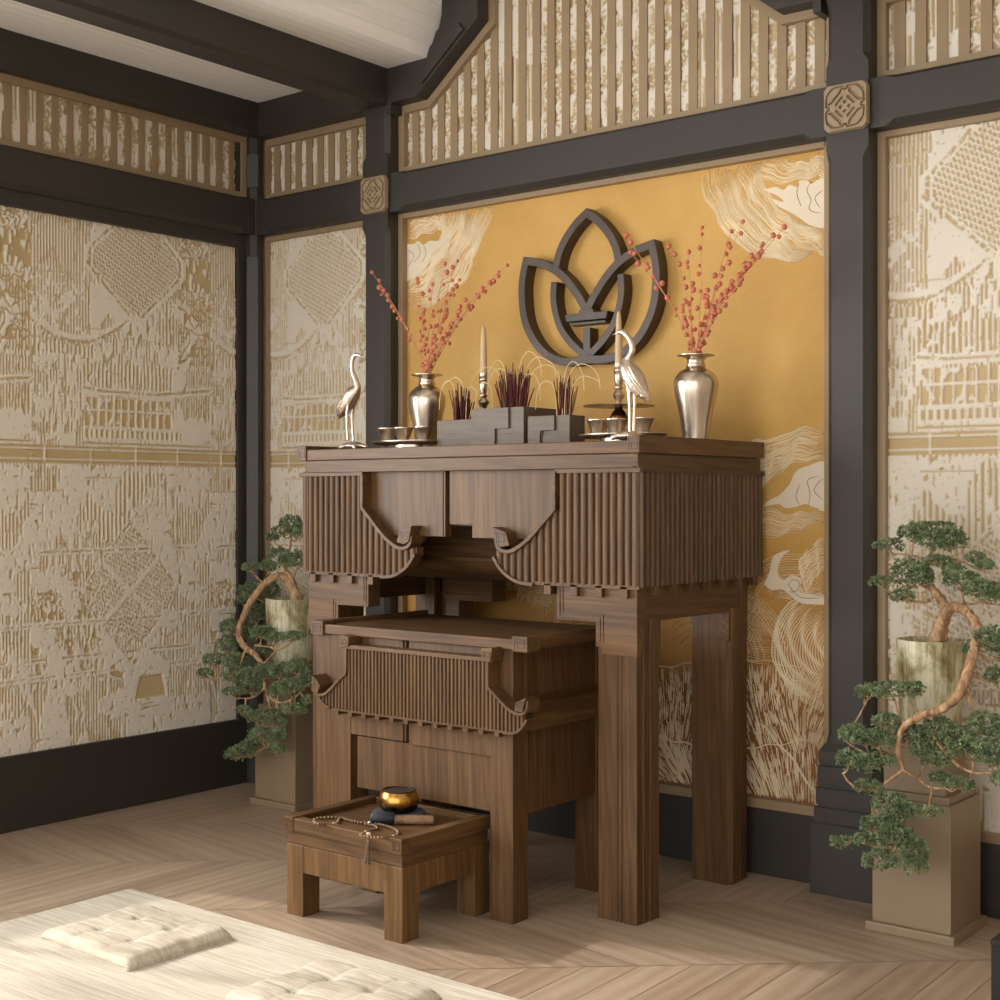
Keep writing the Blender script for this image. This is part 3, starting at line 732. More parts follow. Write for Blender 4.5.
# carcass top panel, back rails and brackets
A('under_panel', MB().box(.97, 2.19, -.59, -.03, 1.16, 1.196), 'wood_x')
def leg(x0, x1, y0, y1, sx, sy):
    """square leg with reeded edges; (sx, sy) points to its outer corner"""
    w = x1-x0; d = y1-y0
    base = [(0, 0), (.5, 0), (.5, .035), (.555, .035), (.555, 0), (.61, 0), (.61, .035), (.665, .035), (.665, 0), (1, 0), (1, .25), (1.03, .25), (1.03, .42), (1.0, .42), (1.0, .5), (1.05, .5), (1.05, .86), (.93, 1), (0, 1)]
    poly = []
    for u, v in base:
        X = x0+u*w if sx > 0 else x1-u*w
        Y = y0+v*d if sy < 0 else y1-v*d
        poly.append((X, Y))
    return MB().prism(poly, 0, .80, 'z')
LX = ((.982, 1.094, -1), (2.070, 2.192, 1)); LY = ((-.65, -.535, -1), (-.165, -.055, 1))
for x0, x1, sx in LX:
    for y0, y1, sy in LY: A('leg', leg(x0, x1, y0, y1, sx, sy), 'wood_z', bevel=.0012)
def brack(side, y0, y1):
    f = (lambda p: p) if side < 0 else (lambda p: [(mx(x), z) for x, z in p])
    c = A('leg_bracket', MB().prism(f([(.966, .886), (1.226, .886), (1.226, .786), (1.0965, .786), (1.0965, .72), (1.080, .72), (1.080, .702), (.966, .702)]), y0, y1, 'y'), 'wood_x', bevel=.0012)
    for k, q in enumerate((.010, .020)):
        pth = [(1.226-q, .886), (1.226-q, .786+q), (1.094-q, .786+q), (1.094-q, .735)]
        MB().band(f(pth), .0045, y0-.002, y0+.002).build('bracket_moulding', M['wood_x'], c)
for s in (-1, 1): brack(s, -.652, -.60); brack(s, -.10, -.055)
for x0, x1, sx in LX:
    xa, xb = (x1-.05, x1+.0008) if sx > 0 else (x0-.0008, x0+.05)
    A('side_apron', MB().prism([(-.6005, .884), (-.1005, .884), (-.1005, .705), (-.166, .705), (-.166, .79), (-.534, .79), (-.534, .705), (-.6005, .705)], xa, xb, 'x'), 'wood_y', bevel=.0012)
A('back_rail', MB().box(.97, 2.19, -.09, -.06, .93, 1.16), 'wood_x')
# stepped hanging brackets at the back, seen through the opening
bx = at(443, 580, -.16)
A('hanging_bracket', MB().prism([(bx.x, .93), (bx.x, .64), (bx.x+.075, .64), (bx.x+.075, .775), (bx.x+.215, .775), (bx.x+.215, .93)], -.165, -.09, 'y'), 'wood_x', bevel=.001)
A('hanging_bracket', MB().prism([(mx(bx.x), .93), (mx(bx.x), .64), (mx(bx.x)-.075, .64), (mx(bx.x)-.075, .775), (mx(bx.x)-.10, .775), (mx(bx.x)-.10, .93)], -.165, -.09, 'y'), 'wood_x', bevel=.001) if False else None
A('hanging_bracket', MB().box(bx.x-.045, bx.x-.005, -.20, -.17, .60, .93), 'wood_z', bevel=.001)

# ------------------------------------------------------------------ lower offering table
low = thing('offering_table', 'lower walnut table with roof-shaped fluted panel, pushed halfway under the altar', 'table', (1.57, -.61, 0))
B = lambda name, mb, mat, **k: mb.build(name, M[mat], low, **k)
TL, TR, TF, TB = 1.196, 1.992, -.856, -.36
B('table_top', MB().box(TL+.003, TR-.003, TF+.003, TB, .722, .745), 'wood_x', bevel=.002)
B('front_lip', MB().box(TL+.05, TR-.05, TF, TF+.018, .722, .749), 'wood_x', bevel=.0015)
for xa, xb in ((TL, TL+.016), (TR-.016, TR)): B('side_lip', MB().box(xa, xb, TF+.05, TB, .724, .757), 'wood_y', bevel=.0015)
for xa, xb in ((TL-.002, TL+.048), (TR-.048, TR+.002)):
    c = B('corner_block', MB().box(xa, xb, TF-.006, TF+.05, .718, .758), 'wood_x', bevel=.001)
    k = MB(); keybox(k, xa+.006, xb-.006, .723, .753, TF-.006); k.build('key_groove_shade', M['groove_shade'], c)
BL, BR, BF = 1.195, 1.931, -.841
B('leg', MB().box(BL, 1.337, BF, BF+.075, 0, .722), 'wood_z', bevel=.0015); B('leg', MB().box(1.854, BR, BF, BF+.066, 0, .722), 'wood_z', bevel=.0015)
B('leg', MB().box(BL, BL+.075, TB-.095, TB-.01, 0, .722), 'wood_z', bevel=.0015); B('leg', MB().box(BR-.075, BR, TB-.095, TB-.01, 0, .722), 'wood_z', bevel=.0015)
B('door', MB().box(1.337, 1.540, BF+.001, BF+.03, .437, .722), 'wood_z', bevel=.001); B('door', MB().box(1.563, 1.854, BF+.001, BF+.03, .432, .722), 'wood_z', bevel=.001)
B('mullion', MB().box(1.540, 1.548, BF+.006, BF+.03, .437, .722), 'wood_z'); B('mullion', MB().box(1.5505, 1.563, BF+.02, BF+.03, .437, .722), 'wood_z')
B('lower_panel', MB().box(1.352, 1.856, BF+.012, BF+.04, .283, .432), 'wood_z', bevel=.0015)
B('panel_backing', MB().box(1.337, 1.854, BF+.04, BF+.055, .32, .722), 'wood_x')
for xs, xo in ((BR-.03, BR), (BL, BL+.03)):
    B('side_panel', MB().box(xs, xo-.006 if xo == BR else xo, BF+.075, TB-.05, .277, .50), 'wood_y' if False else 'wood_z', bevel=.001)
    B('side_panel', MB().box(xs, xo-.008 if xo == BR else xo, BF+.06, TB-.05, .58, .722), 'wood_z', bevel=.001)
# roof-shaped band on the right flank
B('flank_eave', MB().prism([(BR-.01, .50), (BR+.018, .502), (BR+.024, .515), (BR+.026, .53), (BR+.012, .545), (BR+.022, .575), (BR-.01, .59)], BF+.03, TB-.06, 'y'), 'wood_y', smooth=30)
# the roof panel
RY = -.886
def rp(px, py): q = at(px, py, RY); return (q.x, q.z)
Lx, Rx = 1.366, 1.885
ZTOP = .690
hi2 = interp([(1.238, .562), (1.262, .549), (1.285, .553), (1.31, .572), (1.34, .600), (1.3659, .618), (1.366, ZTOP), (1.884, ZTOP), (1.8845, .622), (1.91, .603), (1.94, .580), (1.97, .566), (1.99, .566), (2.01, .575)])
lo2 = interp([(1.238, .562), (1.262, .535), (1.29, .519), (1.33, .511), (1.94, .511), (1.97, .515), (1.99, .525), (2.01, .55)])
m = MB(); flutes_x(m, 1.366, 1.884, .01335, RY, .007, lo2, hi2); flutes_x(m, 1.262, 1.366, .0133, RY, .007, lo2, hi2); flutes_x(m, 1.884, 2.0, .0133, RY, .007, lo2, hi2)
B('fluted_roof', m, 'wood_z', smooth=40)
poly = [(1.25, .555), (1.27, .53), (1.33, .511), (1.94, .511), (1.985, .522), (2.005, .56), (1.97, .565), (1.94, .58), (1.8845, .622), (1.8845, ZTOP), (1.366, ZTOP), (1.366, .618), (1.31, .572), (1.28, .552)]
B('roof_backing', MB().prism(poly, RY+.006, BF, 'y'), 'wood_z')
B('roof_ridge', MB().box(1.350, 1.90, RY-.005, BF, ZTOP-.001, ZTOP+.010), 'wood_x', bevel=.001)
for pts in ([(1.366, .69), (1.366, .64), (1.3655, .62)], [(1.885, .69), (1.885, .64), (1.8855, .624)]):
    B('roof_rim', MB().band(pts, .008, RY-.006, BF), 'wood_z')
for pts in ([(1.366, .619), (1.335, .596), (1.305, .569), (1.28, .552), (1.258, .547), (1.242, .555), (1.235, .575), (1.234, .596)], [(1.885, .623), (1.915, .600), (1.945, .578), (1.972, .565), (1.995, .563), (2.010, .572), (2.015, .586), (2.014, .60)]):
    B('roof_rim', MB().band([tuple(q) for q in spline(pts, 4)], .008, RY-.006, BF+.0), 'wood_x', bevel=.0008)
for pts in ([(1.30, .513), (1.28, .520), (1.262, .532), (1.25, .548)], [(1.935, .508), (1.97, .512), (1.993, .525), (2.012, .55)]):
    B('roof_rim', MB().band([tuple(q) for q in spline(pts, 4)], .007, RY-.004, BF), 'wood_x', bevel=.0008)
for sc in ([(1.232, .558), (1.256, .553), (1.268, .577), (1.236, .604)], [(1.978, .570), (2.004, .570), (2.016, .608), (1.982, .592)],
           [(1.347, .692), (1.381, .697), (1.383, .724), (1.350, .727)], [(1.868, .697), (1.898, .692), (1.905, .728), (1.868, .724)]):
    s_ = B('scroll', MB().prism(sc, RY-.010, BF, 'y'), 'wood_x', bevel=.001)
    xs = [q[0] for q in sc]; zs = [q[1] for q in sc]; k = MB()
    keybox(k, min(xs)+.006, max(xs)-.006, min(zs)+.008, max(zs)-.010, RY-.010, .0016); k.build('key_groove_shade', M['groove_shade'], s_)
x = 1.322
while x < 1.95:
    B('eave_block', MB().box(x-.008, x+.008, RY+.002, BF, .496, .513), 'wood_z', bevel=.0008); x += .0535
B('eave_strip', MB().box(1.30, 1.94, RY+.001, BF, .508, .514), 'wood_x')

# ------------------------------------------------------------------ low stool
stool = thing('tray_stool', 'low walnut stool with tray top standing in front of the tables', 'stool', (1.6, -.96, 0))
Sx = lambda name, mb, mat, **k: mb.build(name, M[mat], stool, **k)
x0, x1, y0, y1 = 1.386, 1.814, -1.144, -.788
Sx('tray_floor', MB().box(x0+.03, x1-.03, y0+.03, y1-.03, .226, .246), 'stool_x')
Sx('tray_rail', MB().box(x0+.03, x1-.03, y0+.001, y0+.03, .224, .260), 'stool_x', bevel=.0015); Sx('tray_rail', MB().box(x0+.03, x1-.03, y1-.03, y1, .224, .262), 'stool_x', bevel=.0015)
Sx('tray_rail', MB().box(x0, x0+.03, y0+.03, y1, .224, .262), 'stool_y', bevel=.0015); Sx('tray_rail', MB().box(x1-.03, x1, y0+.03, y1, .224, .262), 'stool_y', bevel=.0015)
for xa, xb in ((x0-.001, x0+.0355), (x1-.0355, x1+.001)):
    c = Sx('corner_block', MB().box(xa, xb, y0-.001, y0+.034, .223, .263), 'stool_x', bevel=.001)
    k = MB(); keybox(k, xa+.006, xb-.004, .228, .256, y0-.001, .0016, .001); k.build('key_groove_shade', M['groove_shade'], c)
Sx('neck_board', MB().box(x0+.008, x1-.006, y0+.008, y0+.05, .190, .224), 'stool_x', bevel=.0015)
Sx('neck_board', MB().box(x1-.05, x1-.0055, y0+.0085, y1-.006, .1902, .2238), 'stool_y')
Sx('neck_board', MB().box(x0+.0075, x0+.05, y0+.0085, y1-.006, .1902, .2238), 'stool_y')
fx0, fx1, fy0, fy1 = 1.392, 1.812, -1.139, -.792
lw = .062
for xa in (fx0, fx1-lw):
    for ya in (fy0, fy1-lw): Sx('leg', MB().box(xa, xa+lw, ya, ya+lw, 0, .19), 'stool_z', bevel=.0015)
for ya in (fy0+.001, fy1-.021): Sx('apron', MB().box(fx0+lw, fx1-lw, ya, ya+.02, .118, .1895), 'stool_z', bevel=.001)
for xa in (fx0+.001, fx1-.021): Sx('apron', MB().box(xa, xa+.02, fy0+lw, fy1-lw, .118, .1895), 'stool_z', bevel=.001)
# ------------------------------------------------------------------ gold mural
MX0, MX1, MZ0, MZ1 = .735, 2.440, .193, 2.155
mural = thing('wall_mural', 'gold wall mural with cream cloud and wave lines in a beige frame', 'mural', (1.58, .03, MZ0))
f = MB(); fw = .027
f.box(MX0, MX0+fw, .006, Y0W, MZ0, MZ1).box(MX1-fw-.006, MX1, .006, Y0W, MZ0, MZ1).box(MX0+fw, MX1-fw, .006, Y0W, MZ0, MZ0+fw+.003).box(MX0+fw, MX1-fw, .006, Y0W, MZ1-fw, MZ1)
f.build('mural_frame', M['beige'], mural, bevel=.0015)
MY = .034
MB().box(MX0+.02, MX1-.02, MY, Y0W, MZ0+.02, MZ1-.02).build('gold_field', M['gold'], mural)
IX0, IX1, IZ0, IZ1 = MX0+fw, MX1-fw-.006, MZ0+fw+.003, MZ1-fw
lr = random.Random(3)
class Lines:
    def __init__(s): s.mb = MB()
    def stroke(s, pts, w=.0036, h=.0034):
        run = []
        for p in pts:
            if IX0+.002 < p[0] < IX1-.002 and IZ0+.002 < p[1] < IZ1-.002: run.append(p)
            else:
                s._s(run, w, h); run = []
        s._s(run, w, h)
    def _s(s, P, w, h):
        n = len(P)
        if n < 3: return
        vs = []
        for k in range(n):
            a = P[max(k-1, 0)]; b = P[min(k+1, n-1)]; dx, dz = b[0]-a[0], b[1]-a[1]; l = math.hypot(dx, dz) or 1
            ww = w*.5*min(1, .25+4*min(k, n-1-k)/n)
            nx, nz = -dz/l*ww, dx/l*ww
            vs += [(P[k][0]+nx, MY+.0005, P[k][1]+nz), (P[k][0], MY-h, P[k][1]), (P[k][0]-nx, MY+.0005, P[k][1]-nz)]
        fs = []
        for k in range(n-1):
            for j in (0, 1): fs.append((k*3+j, k*3+j+1, k*3+j+4, k*3+j+3))
        s.mb.add(vs, fs)
ln = Lines()
def mp_(px, py): q = at(px, py, MY); return Vector((q.x, q.z))
def blend(A, B, n, wav=.006, w=.0042, skip=.12, i0=0):
    w *= 1.0; n = int(n*1.1)
    """n flowing lines between two curves"""
    A = spline(A, 8); B = spline(B, 8); m = min(len(A), len(B))
    res = lambda P: [P[int(k*(len(P)-1)/(m-1))] for k in range(m)]
    A, B = res(A), res(B); ph = lr.random()*6
    for k in range(n):
        t = (k+.5*lr.random())/n; pts = []
        f1 = 8+.4*lr.random()
        for j in range(m):
            u = j/m; p = A[j].lerp(B[j], t); d = (A[min(j+1, m-1)]-A[max(j-1, 0)]).normalized()
            o = wav*math.sin(f1*u*3+ph+t*3)+wav*.45*math.sin(u*31+t*4+ph)
            pts.append((p.x-d.y*o, p.y+d.x*o))
        a = int(lr.uniform(0, skip)*m); b = m-int(lr.uniform(0, skip)*m)
        if lr.random() < .25:
            c = int(lr.uniform(.3, .7)*m); ln.stroke(pts[a:c], w*lr.uniform(.7, 1.2)); ln.stroke(pts[c+2:b], w*lr.uniform(.7, 1.2))
        else: ln.stroke(pts[a:b], w*lr.uniform(.7, 1.25))
V = Vector
# top right cloud, and its mirrored half in the top left
tr_out = [mp_(*p) for p in ((701, 172), (707, 200), (718, 222), (732, 240), (752, 253), (780, 261), (806, 258))]
tr_mid = [mp_(*p) for p in ((738, 166), (742, 186), (752, 206), (764, 222), (782, 236), (800, 246), (828, 252))]
tr_in = [mp_(*p) for p in ((760, 160), (762, 172), (768, 190), (778, 205), (790, 218), (806, 228), (830, 230))]
blend(tr_out, tr_mid, 26, .005); blend(tr_mid, tr_in, 15, .005)
blend([mp_(*p) for p in ((742, 160), (770, 182), (800, 180), (830, 172))], [mp_(*p) for p in ((770, 150), (790, 160), (810, 160), (830, 150))], 16, .005)
blend([mp_(*p) for p in ((786, 214), (800, 232), (816, 250), (830, 258))], [mp_(*p) for p in ((812, 226), (818, 232), (824, 238), (832, 240))], 12, .003)
blend([mp_(*p) for p in ((806, 160), (812, 174), (820, 184), (830, 190))], [mp_(*p) for p in ((818, 150), (822, 160), (826, 166), (832, 170))], 8, .003)
tl_out = [mp_(*p) for p in ((494, 203), (488, 228), (476, 252), (474, 266), (462, 284), (440, 300), (404, 318))]
tl_mid = [mp_(*p) for p in ((464, 205), (458, 226), (449, 246), (440, 262), (428, 278), (414, 290), (400, 296))]
tl_in = [mp_(*p) for p in ((440, 205), (444, 222), (438, 240), (428, 256), (418, 264), (408, 268), (400, 270))]
blend(tl_out, tl_mid, 26, .006, .005); blend(tl_mid, tl_in, 14, .005, .005)
blend([mp_(*p) for p in ((404, 244), (420, 236), (436, 232), (446, 226))], [mp_(*p) for p in ((404, 218), (420, 214), (436, 210), (448, 206))], 12, .006, .005)
# cloud right of the altar
blend([mp_(*p) for p in ((744, 446), (756, 440), (776, 438), (800, 428), (828, 430))], [mp_(*p) for p in ((752, 500), (764, 486), (778, 474), (800, 462), (828, 462))], 24, .004)
blend([mp_(*p) for p in ((740, 470), (750, 462), (760, 452), (772, 446), (790, 440))], [mp_(*p) for p in ((742, 500), (752, 492), (764, 480), (776, 468), (796, 458))], 12, .004, .003)
blend([mp_(*p) for p in ((742, 512), (764, 508), (786, 514), (806, 512), (828, 508))], [mp_(*p) for p in ((744, 548), (764, 540), (784, 536), (806, 528), (828, 520))], 17, .005, .0034)
blend([mp_(*p) for p in ((796, 570), (802, 556), (812, 544), (828, 534))], [mp_(*p) for p in ((806, 596), (812, 584), (820, 574), (830, 566))], 16, .003)
blend([mp_(*p) for p in ((772, 588), (790, 582), (806, 590), (828, 596))], [mp_(*p) for p in ((770, 602), (790, 600), (808, 598), (828, 600))], 6, .002)
# rolling crests across the full width
def crest(cx_, cz, r0, r1, a0, a1, n, w, sq=1.0):
    w *= 1.0; n = int(n*1.2)
    for k in range(n):
        r = r0+(r1-r0)*k/n
        P = []
        for j in range(26):
            a = a0+(a1-a0)*j/25; P.append((cx_+r*math.cos(a)+.003*math.sin(9*a+k), cz+sq*r*math.sin(a)))
        i = int(lr.uniform(0, 5)); ln.stroke(P[i:26-int(lr.uniform(0, 5))], w*lr.uniform(.75, 1.2))
crest(2.50, .68, .10, .28, 2.0, 4.5, 22, .0048, .75)
crest(2.30, .80, .02, .20, .3, 2.9, 16, .003, .8)
crest(2.02, .60, .05, .30, .2, 2.6, 26, .0026, .9)
crest(2.2, .92, .12, .34, 3.3, 4.9, 24, .0026, .9)
crest(1.70, .78, .015, .22, .1, 3.0, 20, .0034, .75)
crest(1.36, .74, .03, .26, .2, 2.9, 22, .003, .8)
crest(1.02, .78, .03, .26, .2, 2.9, 22, .003, .8)
crest(1.55, .66, .06, .25, 1.2, 2.9, 16, .0026, 1.0)
def flow(n, x0, x1, zlo, zhi, ang, L, w):
    for k in range(n):
        x = lr.uniform(x0, x1); z = lr.uniform(zlo(x), zhi(x)); P = [(x, z)]
        for j in range(8):
            a = ang(x, z); x += math.cos(a)*L/8; z += math.sin(a)*L/8
            P.append((x, z))
        ln.stroke(P, w*lr.uniform(.7, 1.2))
za = lambda x: .60+.03*math.sin(x*6.5)
zb = lambda x: .40+.05*math.sin(x*5+1)
flow(2800, IX0, IX1, zb, za, lambda x, z: -1.45+.35*math.sin(x*11+z*7)+.2*math.sin(x*31), .036, .0024)
flow(1600, IX0, IX1, lambda x: IZ0, zb, lambda x, z: -.85-.5*math.sin(x*3.2+.4)+.2*math.sin(x*17+z*9), .05, .0027)
for fz, w in ((za, .005), (zb, .007)):
    ln.stroke([(IX0+.01+(IX1-IX0-.02)*k/120, fz(IX0+(IX1-IX0)*k/120)+.004*math.sin(k*.9)) for k in range(121)], w)
for xs in (1.86, 2.30, 1.2):
    ln.stroke([(xs-.12+.2*t/14, .44-.2*(t/14)**1.3+.006*math.sin(t)) for t in range(15)], .008)
ln.mb.build('line_relief', M['cream_line'], mural, fixn=False)
def cloud(px, y=MY, h=.0030):
    P = [tuple(q) for q in spline([mp_(*p) for p in px]+[mp_(*px[0])], 5)][:-1]
    P = [(min(max(x, IX0+.001), IX1-.001), z) for x, z in P]
    return MB().prism(P, y-h, y+.001, 'y')
c = cloud([(764, 190), (776, 187), (784, 190), (790, 185), (798, 187), (800, 181), (808, 181), (812, 184), (818, 180), (826, 182), (828, 224), (812, 226), (800, 218), (790, 212), (780, 207), (772, 199), (784, 202), (778, 196)])
k1 = c.build('cloud_shape', M['cream'], mural)
l2 = Lines(); MY_ = MY; 
def outline(px, w=.003):
    global MY
    MY -= .0028; l2.stroke([tuple(q) for q in spline([mp_(*p) for p in px], 6)], w, .0012); MY += .0028
outline([(799, 183), (797, 194), (801, 206)]); outline([(811, 182), (807, 190), (811, 200), (809, 208), (814, 212), (822, 213)]); outline([(823, 190), (815, 198), (820, 208)])
c = cloud([(404, 264), (406, 246), (414, 244), (419, 241), (424, 245), (430, 241), (438, 241), (448, 238), (442, 246), (434, 252), (430, 262), (424, 270), (416, 276), (410, 280), (404, 282)])
c.build('cloud_shape', M['cream'], mural)
outline([(418, 244), (420, 254), (414, 262)]); outline([(424, 246), (426, 254), (422, 262)]); outline([(408, 250), (414, 256), (408, 266)])
c = cloud([(760, 508), (770, 500), (780, 495), (790, 484), (796, 472), (808, 466), (828, 464), (828, 508), (816, 508), (806, 504), (796, 507), (786, 508), (778, 504)])
c.build('cloud_shape', M['cream'], mural)
outline([(800, 484), (796, 496), (800, 506)]); outline([(820, 476), (808, 480), (810, 494), (808, 506)]); outline([(823, 478), (814, 490), (823, 500)])
c = cloud([(764, 584), (770, 572), (774, 556), (790, 550), (782, 558), (778, 572), (784, 580), (792, 575), (802, 580), (800, 592), (828, 598), (828, 604), (806, 604), (796, 600), (784, 590), (772, 590)])
c.build('cloud_shape', M['cream'], mural)
outline([(788, 586), (792, 580), (799, 582), (797, 590), (791, 592), (792, 588)]); outline([(788, 584), (800, 597), (820, 598)])
c = cloud([(815, 806), (818, 797), (826, 792), (828, 810)]); c.build('cloud_shape', M['cream'], mural)
l2.mb.build('cloud_outline', M['ink_line'], mural, fixn=False)

# ------------------------------------------------------------------ lotus emblem
lotus = thing('lotus_emblem', 'dark brown lotus flower emblem mounted on the gold mural', 'emblem', (1.605, .0, 1.55))
LXc, LY0, LY1 = 1.588, -.016, .034
def lb(name, pts, w=.034, n=6, both=False, y0=LY0):
    for s in ((1, -1) if both else (1,)):
        P = [(LXc+s*(x), z) for x, z in [tuple(q) for q in spline(pts, n)]]
        MB().band(P, w, y0, LY1).build(name, M['lotus_wood'], lotus, bevel=.0015, smooth=25)
def sym(pts): return [(-x, z) for x, z in pts]
def lb2(name, parts, w, y0=LY0):
    P = []
    for q in parts:
        c = [tuple(v) for v in spline(q, 6)]; P = c if not P else P[:-3]+[P[-1]]+c[3:]
    MB().band([(LXc+x, z) for x, z in P], w, y0, LY1).build(name, M['lotus_wood'], lotus, bevel=.0012, smooth=25)
cl = [(-.124, 1.868), (-.113, 1.914), (-.088, 1.960), (-.045, 2.008), (0, 2.040)]
lb2('centre_petal', [cl, sym(cl)[::-1]], .027, LY0+.0008)
po = [(.004, 1.5665), (-.075, 1.562), (-.135, 1.577), (-.188, 1.612), (-.228, 1.662), (-.254, 1.72), (-.264, 1.79), (-.262, 1.85), (-.247, 1.910)]
pi_ = [(-.247, 1.910), (-.19, 1.897), (-.13, 1.870), (-.08, 1.830), (-.035, 1.776), (.004, 1.716)]
lb2('side_petal', [po, pi_], .027); lb2('side_petal', [sym(po), sym(pi_)], .027, LY0+.0004)
cu = [(-.130, 1.829), (-.134, 1.78), (-.126, 1.73), (-.105, 1.675), (-.07, 1.63), (-.03, 1.595), (.012, 1.568)]
lb2('cup_petal', [cu], .024, LY0+.0012); lb2('cup_petal', [sym(cu)], .024, LY0+.0016)
tp = MB(); tp.box(LXc-.014, LXc+.014, LY0+.002, LY1, 1.575, 1.668); tp.build('stem', M['lotus_wood'], lotus, bevel=.0015)
tp = MB(); tp.prism([(LXc-.085, 1.716), (LXc-.078, 1.692), (LXc+.078, 1.692), (LXc+.085, 1.716), (LXc+.03, 1.716), (LXc+.026, 1.728), (LXc-.026, 1.728), (LXc-.03, 1.716)], LY0-.002, LY1, 'y'); tp.build('crossbar', M['lotus_wood'], lotus, bevel=.0015)
tp = MB(); tp.box(LXc-.07, LXc+.07, LY0+.008, LY1, 1.680, 1.689); tp.build('crossbar', M['lotus_wood'], lotus, bevel=.001)

# ------------------------------------------------------------------ things on the altar
TZ = 1.2681
def incense_box(label, x0, x1, zt, dep, groove, yf=-.44):
    t = thing('incense_box', label, 'box', ((x0+x1)/2, yf+dep/2, TZ), 'stepped incense boxes')
    m = MB(); wl = .012
    m.box(x0, x1, yf, yf+wl, TZ, zt).box(x0, x1, yf+dep-wl, yf+dep, TZ, zt).box(x0, x0+wl, yf+wl, yf+dep-wl, TZ, zt).box(x1-wl, x1, yf+wl, yf+dep-wl, TZ, zt)
    m.box(x0+wl, x1-wl, yf+wl, yf+dep-wl, TZ, zt-.02)
    m.build('box_body', M['grey_wood'], t, bevel=.001)
    if groove:
        gx, zs = groove          # stepped overlay right of gx
        s = MB(); zm = TZ+(zt-TZ)*.36
        s.prism([(x1, TZ), (x1, zt), (gx+.018, zt), (gx+.018, zm-.002), (gx-.034, zm-.002), (gx-.034, TZ)], yf-.007, yf, 'y').build('stepped_front', M['grey_wood'], t, bevel=.0008)
        s = MB(); s.prism([(x0, TZ), (gx-.052, TZ), (gx-.052, zm+.014), (gx, zm+.014), (gx, zt), (x0, zt)], yf-.007, yf, 'y').build('stepped_front', M['grey_wood'], t, bevel=.001)
    k = MB(); xm = x0+(x1-x0)*(.38 if not groove else .22); zz = TZ+(zt-TZ)*(.42)
    for d in (0, .007): k.box(xm-.019, xm+.019, yf-(.0078 if groove else .0008), yf+.001, zz+d, zz+d+.0022)
    k.build('front_mark', M['lotus_wood'], t)
    return (x0+x1)/2, yf+dep/2, zt
b1 = incense_box('smallest grey incense box, at the left end of the row', 1.318, 1.459, 1.358, .11, None)
b2 = incense_box('tallest grey stepped incense box in the middle of the altar top', 1.4605, 1.664, 1.388, .16, (1.606, 0))
b3 = incense_box('grey stepped incense box right of the tallest one', 1.679, 1.831, 1.358, .07, (1.776, 0))
ir = random.Random(11)
def bundle(c, zt, n, rx, ry, hmin, hmax, where):
    for k in range(n):
        a = ir.random()*2*PI; r = math.sqrt(ir.random()); x = c[0]+rx*r*math.cos(a); y = c[1]+ry*r*math.sin(a)
        h = ir.uniform(hmin, hmax)*(1-.25*r); tx = (x-c[0])*.45+ir.gauss(0, .007); ty = (y-c[1])*.5+ir.gauss(0, .01)
        p = Vector((x, y, zt-.0195)); q = Vector((x+tx, y+ty, zt+h)); m_ = p.lerp(q, .5)+Vector((ir.gauss(0, .002), ir.gauss(0, .002), 0))
        red = ir.random() < .74
        o = MB().tube([p, m_, q], [.0022, .0021, .0015], 5).build('incense_stick', M['incense'] if red else M['incense_tip'], smooth=60, fixn=False)
        tag(o, 'thin %s incense stick standing in the %s' % ('dark red' if red else 'burnt light brown', where), 'incense stick', '%s incense sticks in the %s' % ('dark red' if red else 'light brown', where))
def curls(c, zt, spec, where):
    for dx, h, reach, drop in spec:
        h *= .86; reach *= .78
        x = c[0]+dx; y = c[1]+ir.uniform(-.02, .02); s = 1 if reach > 0 else -1; R = abs(reach)
        P = [(x, y, zt-.0195), (x+s*.004, y, zt+h*.5), (x+s*R*.18, y, zt+h*.86), (x+s*R*.45, y, zt+h), (x+s*R*.75, y, zt+h*.93), (x+s*R*.95, y, zt+h*(1-drop*.5)), (x+s*R, y, zt+h*(1-drop))]
        o = MB().tube(spline(P, 5), .0013, 5).build('incense_curl', M['ash'], smooth=60, fixn=False)
        tag(o, 'pale curled ash of an incense stick arching over the %s' % where, 'incense curl', 'incense curls over the %s' % where)
W1, W2, W3 = 'smallest grey box', 'tallest grey box', 'grey box right of the tallest'
bundle((1.370, b1[1], 0), b1[2], 52, .022, .02, .07, .125, W1)
bundle((1.562, b2[1], 0), b2[2], 90, .040, .030, .08, .150, W2)
bundle((1.785, b3[1], 0), b3[2], 50, .022, .012, .08, .145, W3)
curls((1.375, b1[1]), b1[2], [(-.03, .15, -.09, .7), (.01, .16, -.12, .25), (.02, .12, .06, .3)], W1)
curls((1.553, b2[1]), b2[2], [(-.05, .16, -.16, .45), (-.03, .18, -.10, .4), (-.02, .15, -.12, .6), (.02, .20, .12, .45), (.03, .18, .16, .4), (.05, .15, .17, .75), (.04, .12, .10, .8), (-.06, .1, -.09, .9)], W2)
curls((1.785, b3[1]), b3[2], [(-.02, .12, -.10, .8), (.0, .18, .10, .55), (.01, .17, .16, .5), (.02, .13, .14, .35)], W3)

